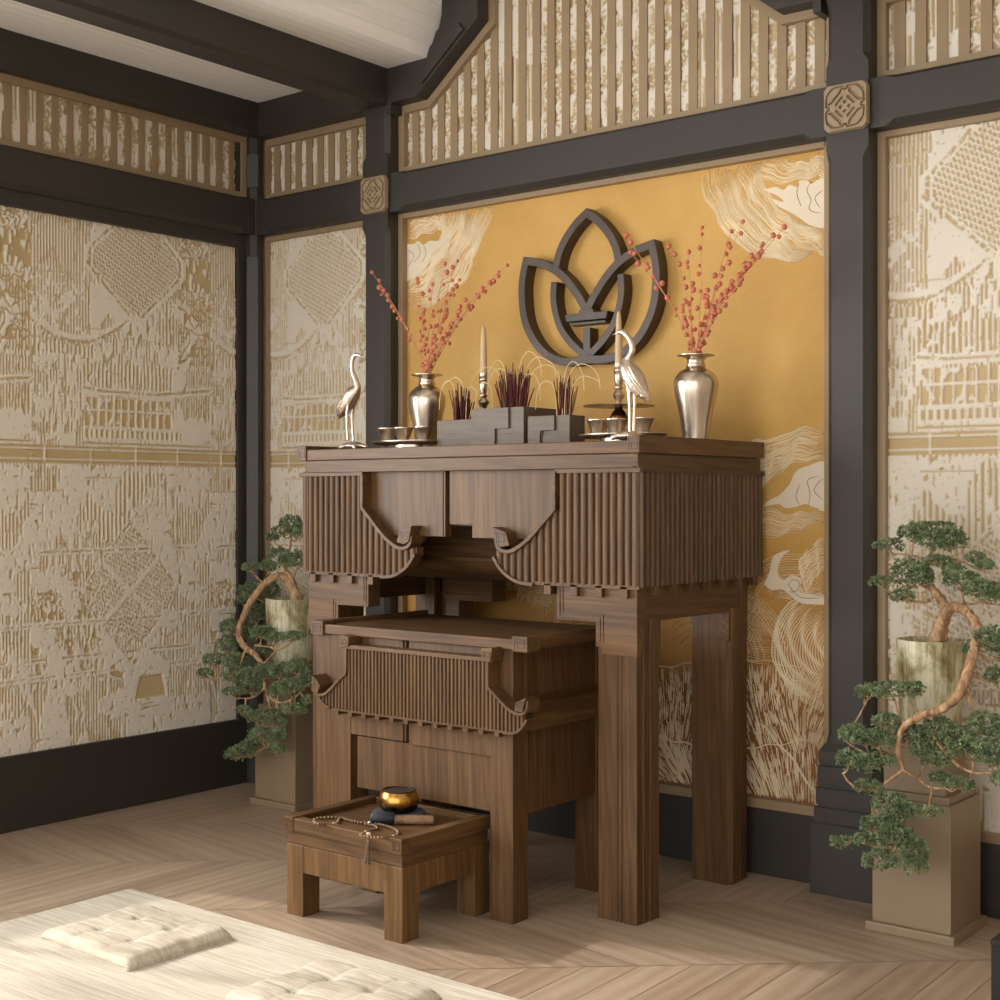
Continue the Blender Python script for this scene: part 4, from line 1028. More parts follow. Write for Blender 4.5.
# vases
def vase(label, x, y):
    t = thing('metal_vase', label, 'vase', (x, y, TZ), 'tall metal vases')
    prof = [(.001, 0), (.040, 0), (.041, .006), (.038, .014), (.041, .05), (.050, .10), (.060, .145), (.064, .172), (.062, .190), (.052, .208), (.036, .220), (.028, .226), (.0255, .236), (.0255, .246), (.031, .254), (.050, .2585), (.054, .2600), (.054, .262), (.048, .2615), (.026, .256), (.021, .246), (.021, .20), (.001, .20)]
    P = [tuple(q) for q in spline(prof[1:17], 4)]
    m = MB().lathe((x, y, TZ), [prof[0]]+P+prof[17:], 40)
    m.build('vase_body', M['silver'], t, smooth=50)
    MB().lathe((x, y, TZ), [(.0262, .2285), (.029, .230), (.029, .234), (.0262, .2355)], 40).build('neck_ring', M['silver'], t, smooth=50)
V1 = (1.077, -.215); V2 = (2.113, -.215)
vase('silver vase of coral berries, behind the left tray', *V1)
vase('silver vase of coral berries near the right end of the altar', *V2)
# berry branches
berry_me = None
br = random.Random(21)
def branch(vx, vy, tip, k, n, where, bare=.32):
    global berry_me
    zt = TZ+.255
    y = vy+br.uniform(-.07, .05)
    q = at(tip[0], tip[1], y)
    p = Vector((vx+br.uniform(-.011, .011), vy+br.uniform(-.011, .011), zt-.05)); p1 = p+Vector((0, 0, .06))+(q-p)*.04
    m1 = p1.lerp(q, .5)+Vector((0, 0, .02))+Vector((br.gauss(0, .006), 0, 0))
    t = thing('berry_branch', 'thin %s branch of coral berries in the %s vase' % (k, where), 'branch', p, 'berry branches in the %s vase' % where)
    path = spline([p, p1, m1, q], 8)
    MB().tube(path, [.0019-.0011*i/(len(path)-1) for i in range(len(path))], 5).build('twig', M['twig'], t, smooth=60, fixn=False)
    if berry_me is None:
        b = MB().ball((0, 0, 0), 1, 10, 7, 1, 1, 1.08); b.add([(0, 0, -1.45), (.2, 0, -.95), (-.1, .17, -.95), (-.1, -.17, -.95)], [(0, 1, 2), (0, 2, 3), (0, 3, 1)])
        o = b.build('berry', M['berry'], None, smooth=60); berry_me = o.data; bpy.data.objects.remove(o)
    for i in range(n):
        u = bare+(1-bare)*(i/(n-1))**.9
        j = min(int(u*(len(path)-1)), len(path)-1); c = path[j]
        r = br.uniform(.0052, .0088)*(1.0 if u > .55 else .85)
        d = Vector((br.gauss(0, 1), br.gauss(0, 1), br.gauss(0, .7))).normalized()*(r+.003 if i < n-1 else 0.002)
        o = bpy.data.objects.new('berry', berry_me); C.objects.link(o); o.parent = t
        o.location = c+d-t.location; o.scale = (r, r, r); o.rotation_euler = (br.uniform(-.5, .5), br.uniform(-.5, .5), 0)
tipsR = [((626, 236), 'left-leaning', 10, .40), ((631, 253), 'left-leaning', 9, .4), ((669, 246), 'upright', 12, .1), ((688, 252), 'upright', 13, .08), ((702, 227), 'upright', 13, .08), ((731, 231), 'right-leaning', 12, .15), ((743, 221), 'right-leaning', 11, .2), ((773, 235), 'right-leaning', 12, .2), ((784, 227), 'right-leaning', 11, .25), ((762, 247), 'right-leaning', 12, .12), ((752, 256), 'right-leaning', 12, .1), ((732, 281), 'upright', 13, .05), ((747, 268), 'right-leaning', 12, .1), ((708, 290), 'upright', 14, .03), ((684, 300), 'upright', 14, .03)]
for tp_, k, n, ba in tipsR: branch(*V2, tp_, k, n, 'right', ba)
tipsL = [((372, 272), 'left-leaning', 9, .4), ((379, 287), 'left-leaning', 9, .4), ((417, 279), 'upright', 12, .1), ((445, 264), 'upright', 12, .1), ((457, 261), 'right-leaning', 11, .15), ((459, 280), 'right-leaning', 11, .12), ((452, 289), 'upright', 13, .08), ((507, 265), 'right-leaning', 11, .25), ((498, 272), 'right-leaning', 11, .25), ((490, 282), 'right-leaning', 11, .2), ((482, 289), 'right-leaning', 12, .15), ((465, 300), 'right-leaning', 13, .08), ((433, 284), 'upright', 13, .06), ((424, 310), 'upright', 14, .03)]
for tp_, k, n, ba in tipsL: branch(*V1, tp_, k, n, 'left', ba)

# candlesticks
def candlestick(label, cl, x, y, pan, ztop):
    t = thing('candlestick', label, 'candlestick', (x, y, TZ))
    z0 = TZ
    MB().lathe((x, y, z0), [(.001, 0), (.042, 0), (.042, .006), (.034, .012), (.022, .03), (.016, .045), (.02, .05), (.02, .056), (.012, .062), (.010, .075)], 28).build('foot', M['silver'], t, smooth=40)
    MB().lathe((x, y, z0), [(.010, .074), (.026, .080), (.027, .092), (.021, .104), (.012, .116), (.012, .124)], 28).build('bronze_bulb', M['brass_dark'], t, smooth=50, props={'label': 'dark bronze bulb'})
    if pan: MB().lathe((x, y, z0), [(.001, .124), (.08, .122), (.106, .1235), (.107, .1265), (.08, .1265), (.001, .128)], 40).build('drip_pan', M['silver'], t, smooth=40)
    MB().lathe((x, y, z0), [(.012, .123), (.014, .126), (.008, .134), (.009, .140), (.015, .150), (.019, .158), (.015, .166), (.009, .172), (.013, .178), (.013, .182), (.009, .186), (.013, .200), (.015, .214), (.015, .222), (.012, .226), (.016, .230), (.016, .236), (.013, .240), (.0145, .244), (.0145, .252), (.001, .252)], 28).build('shaft', M['silver'], t, smooth=40)
    c = thing('taper_candle', cl, 'candle', (x, y, z0+.252))
    MB().lathe((x, y, z0+.2521), [(.001, 0), (.0118, 0), (.0112, .05), (.0085, ztop-.03), (.0055, ztop-.008), (.002, ztop), (.001, ztop)], 20).build('wax', M['candle'], c, smooth=50)
    MB().tube([(x, y, z0+.252+ztop-.003), (x, y, z0+.252+ztop+.004)], .0009, 5).build('wick', M['incense'], c)
candlestick('slim silver candlestick rising behind the tallest grey box', 'tall tan taper candle left of the lotus emblem', 1.326, -.22, False, .152)
candlestick('silver candlestick with wide bronze drip pan behind the right crane', 'tall tan taper candle behind the right crane', 1.850, -.22, True, .158)

# trays and cups
def cup(x, y, z, label, grp, s=1.0):
    t = thing('metal_cup', label, 'cup', (x, y, z), grp)
    MB().lathe((x, y, z), [(.001, 0), (.0155*s, 0), (.016*s, .003), (.020*s, .018*s), (.0265*s, .036*s), (.0285*s, .0385*s), (.0285*s, .040*s), (.0255*s, .0385*s), (.019*s, .018*s), (.015*s, .005), (.001, .005)], 28).build('cup_body', M['silver'], t, smooth=40)
    MB().lathe((x, y, z), [(.0278*s, .0395*s), (.029*s, .040*s), (.029*s, .0415*s), (.0275*s, .0415*s)], 28).build('cup_rim', M['silver'], t, smooth=40)
def tray(label, x, y, cups, grp, rx, names):
    z = TZ+.018
    t = thing('oval_tray', label, 'tray', (x, y, TZ))
    MB().lathe((x, y, TZ), [(.001, 0), (.5, 0), (.5, .019), (.001, .019)], 40, rx, rx*.55).build('tray_foot', M['silver'], t, smooth=40)
    MB().lathe((x, y, z), [(.001, 0), (.88, 0), (.97, .004), (1.0, .009), (1.0, .0115), (.965, .0105), (.90, .007), (.001, .006)], 48, rx, rx*.55).build('tray_dish', M['silver'], t, smooth=40)
    for dx, nm in zip(cups, names): cup(x+dx, y, z+.0062, nm, grp, 1.17)
tray('left oval silver tray holding three cups', 1.187, -.44, (-.080, -.012, .075), 'cups on the left tray', .132, ('leftmost silver cup on the left tray', 'middle silver cup on the left tray', 'right-hand silver cup on the left tray'))
tray('right oval silver tray holding three cups behind the right crane', 2.002, -.43, (-.083, -.02, .066), 'cups on the right tray', .142, ('leftmost silver cup on the right tray', 'middle silver cup on the right tray', 'right-hand silver cup on the right tray'))

# cranes
def crane(label, y, body, neck, legs, tail, base, ruff, flip):
    P = lambda q, dy=0: at(q[0], q[1], y+dy)
    bx_ = sum((P(q).x for q in base), 0)/len(base)
    t = thing('crane_statue', label, 'statue', (bx_, y, TZ))
    m = MB()
    pts = spline([P(q[:2]) for q in neck], 5); rad = [q[0] for q in spline([(q[2], 0, 0) for q in neck], 5)]
    m.tube(pts, rad, 10)
    pts = spline([P(q[:2]) for q in body], 5); rad = [max(.002, q[0]) for q in spline([(q[2], 0, 0) for q in body], 5)]
    m.tube(pts, rad, 14)
    for i, lg in enumerate(legs):
        dy = (-.012, .012)[i]
        m.tube([P(q[:2], dy) for q in lg], [q[2] for q in lg], 8)
    for q in tail:
        a, b = P(q[0]), P(q[1])
        for dy in (-.010, 0, .010): m.tube([a+Vector((0, dy, 0)), a.lerp(b, .6)+Vector((0, dy*1.1, 0)), b+Vector((0, dy*.6, .01*(dy != 0)))], [.008, .007, .0015], 6)
    for q in ruff:
        a, b = P(q[0]), P(q[1]); m.tube([a, a.lerp(b, .5), b], [.0055, .004, .0012], 6)
    o = m.build('crane_body', M['silver_rough'], t)
    r = o.modifiers.new('fuse', 'REMESH'); r.mode = 'VOXEL'; r.voxel_size = .0022; r.use_smooth_shade = True
    sm = o.modifiers.new('soft', 'SMOOTH'); sm.iterations = 2; sm.factor = .5
    # folded wing on each flank
    wc = P(body[len(body)//2][:2]); a, b = P(body[1][:2]), P(body[-2][:2])
    for s in (-1, 1):
        wm = MB(); ax = (b-a).normalized(); nz = Vector((-ax.z, 0, ax.x)); rr = max(q[2] for q in body)
        for i in range(5):
            u = i/4; off = nz*(rr*(.55-.28*i)); p0 = a.lerp(b, .15+.06*i)+off+Vector((0, s*rr*(.80+.05*i*(i < 3)), 0)); p1 = a.lerp(b, .92+.05*(2-abs(i-2)))+off*.7+Vector((0, s*rr*.55, 0))
            wm.tube([p0, p0.lerp(p1, .5)+Vector((0, s*.003, 0)), p1], [.003, .0062, .0015], 6)
        wm.build('wing', M['silver_rough'], t, smooth=50)
    # tortoise it stands on
    c = Vector((bx_, y, TZ)); s = -1 if flip else 1
    tb = MB(); tb.ball(c+Vector((0, 0, .014)), .034, 18, 8, 1.1, .85, .42)
    for dx, dy in ((-.026, -.024), (.026, -.024), (-.026, .024), (.026, .024)):
        tb.tube([c+Vector((dx*.6, dy*.6, .016)), c+Vector((dx*1.1, dy*1.1, .010)), c+Vector((dx*1.35, dy*1.2, .0035))], [.009, .008, .0035], 8)
    tb.tube([c+Vector((s*.026, 0, .014)), c+Vector((s*.042, 0, .013)), c+Vector((s*.058, 0, .009))], [.009, .0085, .004], 8)
    tb.tube([c+Vector((-s*.03, 0, .010)), c+Vector((-s*.05, 0, .006))], [.005, .0015], 6)
    o = tb.build('tortoise_base', M['silver_rough'], t); r = o.modifiers.new('fuse', 'REMESH'); r.mode = 'VOXEL'; r.voxel_size = .002; r.use_smooth_shade = True
crane('silver crane statue facing right at the left end of the altar', -.55,
      [(357, 390, .016), (353, 394, .024), (348, 402, .024), (344, 409, .018), (340, 416, .008), (338, 419, .003)],
      [(364, 357, .001), (361, 356.5, .003), (357, 354.8, .0075), (353.6, 357, .007), (351.8, 364, .0068), (352.5, 372, .0074), (355.5, 380, .0088), (357.5, 387, .012), (355, 392, .018)],
      [[(348.5, 402, .008), (347, 414, .005), (347, 428, .0042), (348, 441, .0042)], [(353, 404, .008), (352, 416, .005), (352.5, 428, .0042), (353.5, 441, .0042)]],
      [((345, 406), (339, 419)), ((347, 404), (341, 411))], [(353.5, 440)], [], False)
crane('silver crane statue facing left at the right front of the altar', -.62,
      [(624, 362, .014), (628, 368, .024), (633, 377, .029), (639, 387, .024), (645, 395, .014), (649, 401, .004)],
      [(612, 335, .001), (616, 333.6, .0028), (621, 331.8, .0075), (626.5, 335, .0076), (631, 342, .0078), (632.3, 350, .0085), (629, 357, .0105), (625.5, 362, .014), (628, 367, .02)],
      [[(628, 380, .009), (629.5, 396, .0056), (630, 415, .0046), (630, 436, .0046)], [(634, 384, .009), (635, 396, .0056), (634.5, 415, .0046), (634, 436, .0046)]],
      [((640, 388), (649, 402)), ((637, 386), (644, 398))], [(628, 436)], [((630, 341), (633.5, 342)), ((632, 346), (634.8, 348)), ((632, 351), (634.5, 353)), ((630, 355.5), (632.5, 358))], True)

# ------------------------------------------------------------------ things on the stool
SZ = .246
bc = Vector((1.604, -.925, SZ))
t = tag(MB().lathe(bc, [(.001, 0), (.064, 0), (.073, .004), (.075, .012), (.071, .020), (.060, .024), (.03, .018), (.001, .017)], 40).build('ring_cushion', M['navy'], smooth=50), 'round blue-grey cushion under the singing bowl', 'cushion')
z = SZ+.0175
bowl = thing('singing_bowl', 'black and gold metal singing bowl on the blue-grey cushion', 'bowl', (bc.x, bc.y, z))
P = [tuple(q) for q in spline([(.024, 0), (.040, .004), (.050, .014), (.0545, .030), (.053, .046), (.047, .058)], 5)]
MB().lathe((bc.x, bc.y, z), [(.001, 0)]+P+[(.0455, .0605), (.043, .0595), (.048, .045), (.049, .030), (.044, .014), (.03, .006), (.001, .005)], 40).build('bowl_shell', M['gold_bowl'], bowl, smooth=50)
MB().lathe((bc.x, bc.y, z), [(.0462, .0592), (.0478, .0605), (.0465, .0625), (.0440, .0622), (.0434, .0600)], 40).build('bowl_rim', plain('dark_bowl_rim', (60, 48, 36), .3, 1), bowl, smooth=50)
ma, mb_ = Vector((1.590, -1.020, SZ+.0165)), Vector((1.732, -.912, SZ+.0165))
mal = thing('bowl_mallet', 'short mallet with navy head and wooden handle lying before the bowl', 'mallet', (ma.x, ma.y, SZ))
d = (mb_-ma).normalized()
MB().tube([ma, ma+d*.004, ma+d*.060, ma+d*.064], [.013, .0162, .0162, .013], 24).build('mallet_head', M['navy_dark'], mal, smooth=40)
hp = [(0, .0125), (.004, .0125), (.0045, .0105), (.008, .0105), (.0085, .0125), (.012, .0125), (.0125, .0105), (.016, .0105), (.0165, .0125), (.02, .0125), (.0205, .0105), (.024, .0105), (.0245, .0125), (.10, .0125), (.104, .0105), (.105, .0001)]
st = ma+d*.0645-Vector((0, 0, .0038))
MB().tube([st+d*u for u, r in hp], [r for u, r in hp], 24).build('mallet_handle', wood('mallet_beech', 'x', (112, 86, 62), (142, 112, 84), (164, 134, 104)), mal, smooth=30)
# prayer beads
path_px = [(336.5, 817.5), (326, 817.6), (318, 818.4), (314, 820), (315, 822.5), (320, 824), (330, 824.4), (337.5, 823), (339, 820), (341, 817.5), (345, 819), (352, 821), (360, 822.5), (372, 823.2), (382, 825), (391, 827.5), (397.5, 831), (398, 834.5), (392, 837), (382, 838), (370, 837.3), (363, 836), (360.3, 835.4), (365, 832.6), (372, 830.3), (377.5, 828), (374, 825.6), (366, 824)]
def on_tray(px, py):
    q = atz(px, py, SZ+.0046)
    if q.y < -1.106: q = atz(px, py, .2605+.0056)
    return q
bead_t = thing('prayer_beads', 'string of brown prayer beads with tassel lying on the stool tray', 'beads', atz(360, 835, .264))
cur = spline([on_tray(*p) for p in path_px], 10)
# resample
acc = [0]
for a, b in zip(cur, cur[1:]): acc.append(acc[-1]+(b-a).length)
MB().tube(cur[::3]+[cur[-1]], .0009, 5).build('cord', M['tassel'], bead_t, fixn=False)
mesh_b = MB().ball((0, 0, 0), .0046, 10, 7); ob = mesh_b.build('bead', M['bead'], None, smooth=60); bead_me = ob.data; bpy.data.objects.remove(ob)
mesh_p = MB().ball((0, 0, 0), .0052, 10, 7); ob = mesh_p.build('pale_bead', M['bead_pale'], None, smooth=60); pale_me = ob.data; bpy.data.objects.remove(ob)
s_ = 0; i = 0; nb = 0; stp = max(.0088, acc[-1]/98)
while s_ < acc[-1] and nb < 99:
    while acc[i+1] < s_: i += 1
    u = (s_-acc[i])/max(1e-6, acc[i+1]-acc[i]); c = cur[i].lerp(cur[i+1], u)
    pale = nb % 18 == 9
    o = bpy.data.objects.new('pale_bead' if pale else 'bead', pale_me if pale else bead_me); C.objects.link(o); o.parent = bead_t; o.location = c-bead_t.location
    s_ += stp; nb += 1
g0 = atz(360, 836, .264)
o = MB().ball((g0.x, -1.1515, .262), .0062, 12, 8).build('guru_bead', M['bead_pale'], bead_t, smooth=60)
gx = g0.x
MB().lathe((gx, -1.1525, .236), [(.0035, .024), (.0042, .020), (.0036, .014), (.0048, .010), (.0056, .0), (.003, -.001)], 12).build('tassel_cap', M['bead'], bead_t, smooth=50)
tm = MB()
for k in range(22):
    a = 2*PI*k/22; r = .0066*(1 if k % 2 else .55)
    tm.tube([(gx+r*.7*math.cos(a), -1.1545+r*.5*math.sin(a), .238), (gx+r*math.cos(a), -1.1560+r*.6*math.sin(a), .215), (gx+r*1.5*math.cos(a), -1.1575+r*.8*math.sin(a), .187+.003*(k % 3))], .0016, 4)
tm.build('tassel', M['tassel'], bead_t, smooth=60)
# ------------------------------------------------------------------ pedestals
def pedestal(label, x0, x1, y0, y1):
    t = thing('pedestal', label, 'pedestal', ((x0+x1)/2, (y0+y1)/2, 0))
    g = .014
    MB().box(x0-g, x1+g, y0-g, y1+g, 0, .024).build('plinth', M['pedestal'], t, bevel=.003)
    MB().box(x0, x1, y0, y1, .024, .345).build('lower_block', M['pedestal'], t, bevel=.002)
    MB().box(x0+.008, x1-.008, y0+.008, y1-.008, .345, .364).build('step_moulding', M['pedestal'], t, bevel=.002)
    q = .022
    MB().box(x0+q, x1-q, y0+q, y1-q, .364, .522).build('upper_block', M['pedestal'], t, bevel=.002)
    return .522
pedestal('taupe stepped pedestal under the right-hand bonsai pot', 2.683, 2.890, -.292, -.080)
pedestal('taupe stepped pedestal under the left-hand bonsai pot', .305, .518, -.290, -.080)

# ------------------------------------------------------------------ bonsai
tr = random.Random(33)
def pad(name, c, rx, ry, rz, parent, dens=1.0):
    """cloud of short juniper needles on a flattened dome"""
    mb = MB(); n = int(330*dens*(rx*rz/.0016)**.75); n = max(80, min(n, 900))
    for k in range(n):
        while True:
            v = Vector((tr.uniform(-1, 1), tr.uniform(-1, 1), tr.uniform(-.42, 1)))
            if .25 < v.length < 1: break
        if tr.random() < .75: v = v.normalized()*tr.uniform(.78, 1.02)
        lump = 1+.14*math.sin(v.x*7+c[0]*50)*math.cos(v.y*6+c[2]*70)
        p = Vector(c)+Vector((v.x*rx, v.y*ry, v.z*rz))*lump
        nrm = Vector((v.x/rx, v.y/ry, v.z/rz*1.0)).normalized(); nrm = (nrm+Vector((0, 0, .45))).normalized()
        L = tr.uniform(.0065, .0105)
        e1 = nrm.orthogonal().normalized(); e2 = nrm.cross(e1); a0 = tr.uniform(0, 6)
        for i in range(6):
            a = a0+i*2*PI/6; sp = .75 if i % 2 else .38
            d = (nrm+(e1*math.cos(a)+e2*math.sin(a))*sp).normalized(); sd = d.cross(nrm+Vector((.01, .02, 0))).normalized()*.0016
            q = p+d*L
            mb.add([p-sd*.6, p+d*L*.55-sd, q, p+d*L*.55+sd], [(0, 1, 2, 3)])
    return mb.build(name, M['leaf'], parent, fixn=False)
def branchlets(parent, src, c, rx, ry, rz, n=5, r0=.0042):
    """a branch from the trunk that forks under a pad"""
    mb = MB(); s = Vector(src); h = Vector(c)-Vector((0, 0, rz*.75)); m_ = s.lerp(h, .55)-Vector((0, 0, abs(rx)*.18))
    mb.tube(spline([s, m_, h], 5), [r0*(1-.5*i/10) for i in range(11)], 6)
    for k in range(n):
        a = 2*PI*k/n+tr.random(); e = Vector(c)+Vector((math.cos(a)*rx*.72, math.sin(a)*ry*.72, -rz*.05))
        b = s.lerp(h, .8) if k % 2 else h
        mb.tube(spline([b, b.lerp(e, .55)-Vector((0, 0, rz*.25)), e], 3), [r0*.55*(1-.7*i/6) for i in range(7)], 5)
    return mb.build('branch', M['bark'], parent, smooth=60, fixn=False)
def bonsai(label, pot_c, pot_r, pot_h, trunks, pads, ydef):
    x, y, z = pot_c
    t = thing('potted_bonsai', label, 'bonsai', pot_c)
    MB().lathe(pot_c, [(.001, 0), (pot_r*.84, 0), (pot_r*.88, .008), (pot_r*.93, pot_h*.35), (pot_r*.985, pot_h*.75), (pot_r, pot_h-.004), (pot_r*.985, pot_h), (pot_r*.93, pot_h), (pot_r*.9, pot_h-.02), (.001, pot_h-.021)], 48).build('pot', M['pot'], t, smooth=40)
    MB().lathe((x, y, z+pot_h-.0205), [(.001, .012), (pot_r*.4, .010), (pot_r*.905, .001), (pot_r*.905, -.006), (.001, -.006)], 32).build('soil', M['soil'], t, smooth=40)
    lines = []
    for i, tk in enumerate(trunks):
        pts = [at(px, py, yy) for px, py, yy, r in tk]; pts = [p+Vector((tr.gauss(0, .0015), 0, tr.gauss(0, .0015))) for p in pts]
        cp = spline(pts, 6); rr = [max(.0012, q[0]*(1+.10*math.sin(k*1.9))) for k, q in enumerate(spline([(q[3], 0, 0) for q in tk], 6))]
        MB().tube(cp, rr, 10).build('trunk' if i == 0 else 'limb', M['bark'], t, smooth=60, fixn=False)
        lines += cp
    for px, py, rx, rz, yy in pads:
        c = at(px, py, yy); k = mpp(c); rx *= k*1.06; rz *= k*.94
        ry = max(rx*.8, rz)
        ry = min(ry, .075)
        if c.y+ry > -.03: c.y = -.03-ry
        f = pad('foliage_pad', c, rx, ry, rz, t)
        near = min(lines, key=lambda q: (q-(c-Vector((0, 0, rz)))).length)
        branchlets(t, near, c, rx, ry, rz, 5 if rx > .03 else 3, .0048 if rx > .04 else .0034)
rp_c = (2.797, -.186, .5225)
f_, b_ = -.40, -.20
trR = [[(938, 652, -.186, .030), (938, 640, -.186, .026), (942, 624, -.186, .019), (946, 611, -.188, .015), (941, 598, -.19, .0125), (933, 588, -.19, .0105), (928, 576, -.19, .009), (926, 566, -.19, .0085), (930, 556, -.19, .005), (934, 545, -.19, .003)],
       [(942, 622, -.19, .016), (949, 610, -.205, .013), (960, 608, -.225, .0125), (970, 615, -.25, .012), (976, 627, -.28, .0115), (976, 643, -.31, .012), (970, 660, -.34, .0125), (965, 680, -.36, .012), (957, 697, -.385, .0115), (943, 708, -.40, .011), (926, 715, -.405, .010), (911, 721, -.41, .009), (900, 731, -.41, .0075), (898, 748, -.41, .0062), (901, 764, -.41, .0055), (903, 771, -.41, .005)],
       [(903, 770, -.41, .005), (890, 780, -.41, .004), (878, 790, -.41, .0035), (873, 805, -.41, .003), (876, 820, -.405, .0028), (885, 838, -.40, .0026), (888, 850, -.40, .002)],
       [(903, 770, -.41, .0045), (917, 778, -.40, .0035), (930, 787, -.395, .003), (948, 790, -.39, .002)],
       [(965, 690, -.36, .007), (972, 705, -.36, .005), (974, 716, -.36, .0035), (985, 725, -.36, .0025)],
       [(934, 737, -.39, .004), (945, 752, -.385, .0042), (958, 765, -.38, .004), (972, 772, -.38, .0035), (985, 774, -.38, .003), (998, 772, -.38, .0025)],
       [(878, 790, -.41, .003), (862, 789, -.41, .003), (850, 782, -.41, .0025), (842, 773, -.41, .002)],
       [(898, 752, -.41, .003), (885, 754, -.41, .003), (868, 753, -.41, .003), (852, 745, -.41, .0026), (845, 738, -.41, .002)],
       [(930, 600, -.19, .006), (922, 603, -.20, .004), (910, 600, -.21, .003), (898, 596, -.22, .002)],
       [(944, 606, -.19, .005), (957, 602, -.2, .0045), (970, 604, -.21, .003), (982, 602, -.21, .002)],
       [(928, 563, -.19, .005), (945, 558, -.19, .004), (960, 561, -.19, .003), (975, 567, -.19, .002)],
       [(926, 560, -.19, .004), (912, 556, -.20, .003), (898, 553, -.2, .002)]]
padsR = [(935, 531, 24, 9, -.17), (914, 533, 14, 9, -.19), (951, 541, 13, 13, -.20), (932, 541, 14, 9, -.22), (889, 545, 14, 6, -.21),
         (909, 575, 17, 17, -.22), (922, 577, 10, 12, -.23), (881, 582, 10, 5, -.23), (902, 596, 11, 6, -.24), (975, 558, 9, 6, -.20), (985, 565, 8, 6, -.2), (937, 561, 12, 5, -.21), (952, 570, 9, 8, -.2),
         (962, 581, 17, 11, -.22), (978, 589, 14, 10, -.24), (992, 593, 13, 11, -.25), (1006, 596, 10, 10, -.25),
         (990, 640, 14, 14, -.30), (1003, 650, 12, 14, -.30), (969, 649, 5, 9, -.26), (996, 676, 9, 9, -.30),
         (893, 690, 26, 8, -.36), (869, 692, 12, 7, -.37), (912, 688, 12, 6, -.36),
         (855, 734, 15, 9, -.42), (879, 740, 17, 10, -.43), (887, 722, 14, 8, -.40), (866, 739, 14, 8, -.44),
         (849, 759, 11, 10, -.42), (866, 763, 15, 9, -.43), (882, 760, 12, 8, -.42), (868, 787, 12, 7, -.43),
         (911, 735, 13, 11, -.37), (927, 747, 15, 14, -.38), (936, 760, 13, 9, -.39), (941, 779, 10, 6, -.39), (957, 784, 15, 6, -.40),
         (940, 728, 15, 11, -.36), (957, 740, 16, 12, -.38), (973, 749, 20, 12, -.39), (992, 757, 14, 13, -.39), (985, 725, 15, 14, -.35), (1005, 735, 14, 15, -.36), (1002, 778, 9, 7, -.4),
         (891, 805, 17, 12, -.42), (905, 811, 12, 9, -.42), (927, 811, 15, 4, -.41),
         (876, 826, 14, 10, -.42), (897, 838, 18, 14, -.43), (914, 851, 13, 13, -.42), (843, 842, 13, 4, -.42), (866, 840, 12, 6, -.43), (880, 861, 15, 11, -.44), (915, 866, 12, 8, -.43), (890, 822, 14, 10, -.41)]
bonsai('right-hand cascading bonsai in a mossy tall pot', rp_c, .0865, .228, trR, padsR, f_)
lp_c = (.400, -.186, .5225)
trL = [[(299, 610, -.186, .027), (297, 600, -.186, .024), (292, 588, -.19, .019), (285, 579, -.20, .016), (277, 576, -.215, .015), (268, 581, -.235, .0145), (258, 591, -.265, .0135), (249, 604, -.29, .0125), (243, 618, -.31, .012), (239, 630, -.325, .0125), (240, 640, -.335, .012), (247, 648, -.345, .0115), (255, 655, -.35, .010), (262, 665, -.36, .008), (265, 683, -.365, .006), (265, 689, -.365, .0055)],
       [(296, 597, -.186, .014), (293, 582, -.19, .010), (288, 572, -.19, .008), (285, 566, -.19, .006), (290, 548, -.19, .004), (291, 535, -.19, .003)],
       [(265, 688, -.365, .0045), (257, 695, -.365, .0035), (249, 698, -.365, .003), (240, 698, -.365, .002)],
       [(265, 688, -.365, .0048), (271, 698, -.36, .004), (280, 702, -.36, .0035), (292, 699, -.355, .003), (300, 692, -.35, .002)],
       [(246, 647, -.345, .005), (241, 662, -.36, .004), (232, 672, -.37, .0035), (222, 677, -.37, .003), (216, 680, -.37, .002)],
       [(262, 665, -.36, .004), (275, 650, -.35, .003), (255, 645, -.35, .003)],
       [(271, 690, -.36, .003), (280, 715, -.36, .003), (279, 722, -.36, .0028), (272, 727, -.36, .002)],
       [(266, 692, -.37, .003), (275, 730, -.37, .003), (270, 742, -.37, .0025), (262, 750, -.37, .002)]]
padsL = [(291, 523, 11, 8, -.19), (282, 531, 10, 6, -.20), (298, 533, 9, 8, -.19), (272, 538, 6, 4, -.20), (278, 555, 10, 7, -.22), (297, 561, 8, 11, -.22), (268, 566, 8, 6, -.22), (252, 567, 11, 4, -.21), (285, 563, 8, 6, -.21),
         (250, 590, 11, 7, -.16), (268, 590, 12, 9, -.15), (260, 604, 11, 10, -.16), (244, 600, 7, 7, -.18), (275, 602, 8, 8, -.15),
         (230, 628, 11, 9, -.26), (255, 616, 9, 10, -.22), (262, 633, 13, 7, -.33), (276, 638, 9, 5, -.33), (294, 636, 13, 4.5, -.33), (228, 645, 11, 10, -.30), (215, 660, 13, 7, -.36), (205, 673, 8, 4, -.37), (236, 662, 12, 9, -.35), (262, 652, 9, 7, -.31), (248, 632, 8, 8, -.24),
         (251, 677, 15, 9, -.38), (235, 676, 12, 9, -.38), (265, 672, 12, 9, -.37), (233, 692, 11, 4, -.38), (252, 688, 14, 7, -.37), (281, 670, 13, 8, -.36), (298, 668, 13, 9, -.36), (291, 686, 15, 9, -.36), (305, 681, 8, 8, -.35), (278, 690, 10, 7, -.36), (309, 700, 7, 4, -.35),
         (244, 711, 8, 5, -.38), (258, 717, 13, 7, -.38), (272, 714, 10, 6, -.37), (293, 709, 14, 5, -.36), (278, 722, 9, 5, -.37),
         (262, 735, 14, 8, -.39), (278, 735, 9, 7, -.38), (250, 745, 10, 6, -.39), (276, 749, 9, 5, -.39), (243, 752, 13, 7, -.40), (231, 755, 6, 6, -.40)]
bonsai('left-hand cascading bonsai in a mossy tall pot', lp_c, .1035, .226, trL, padsL, f_)

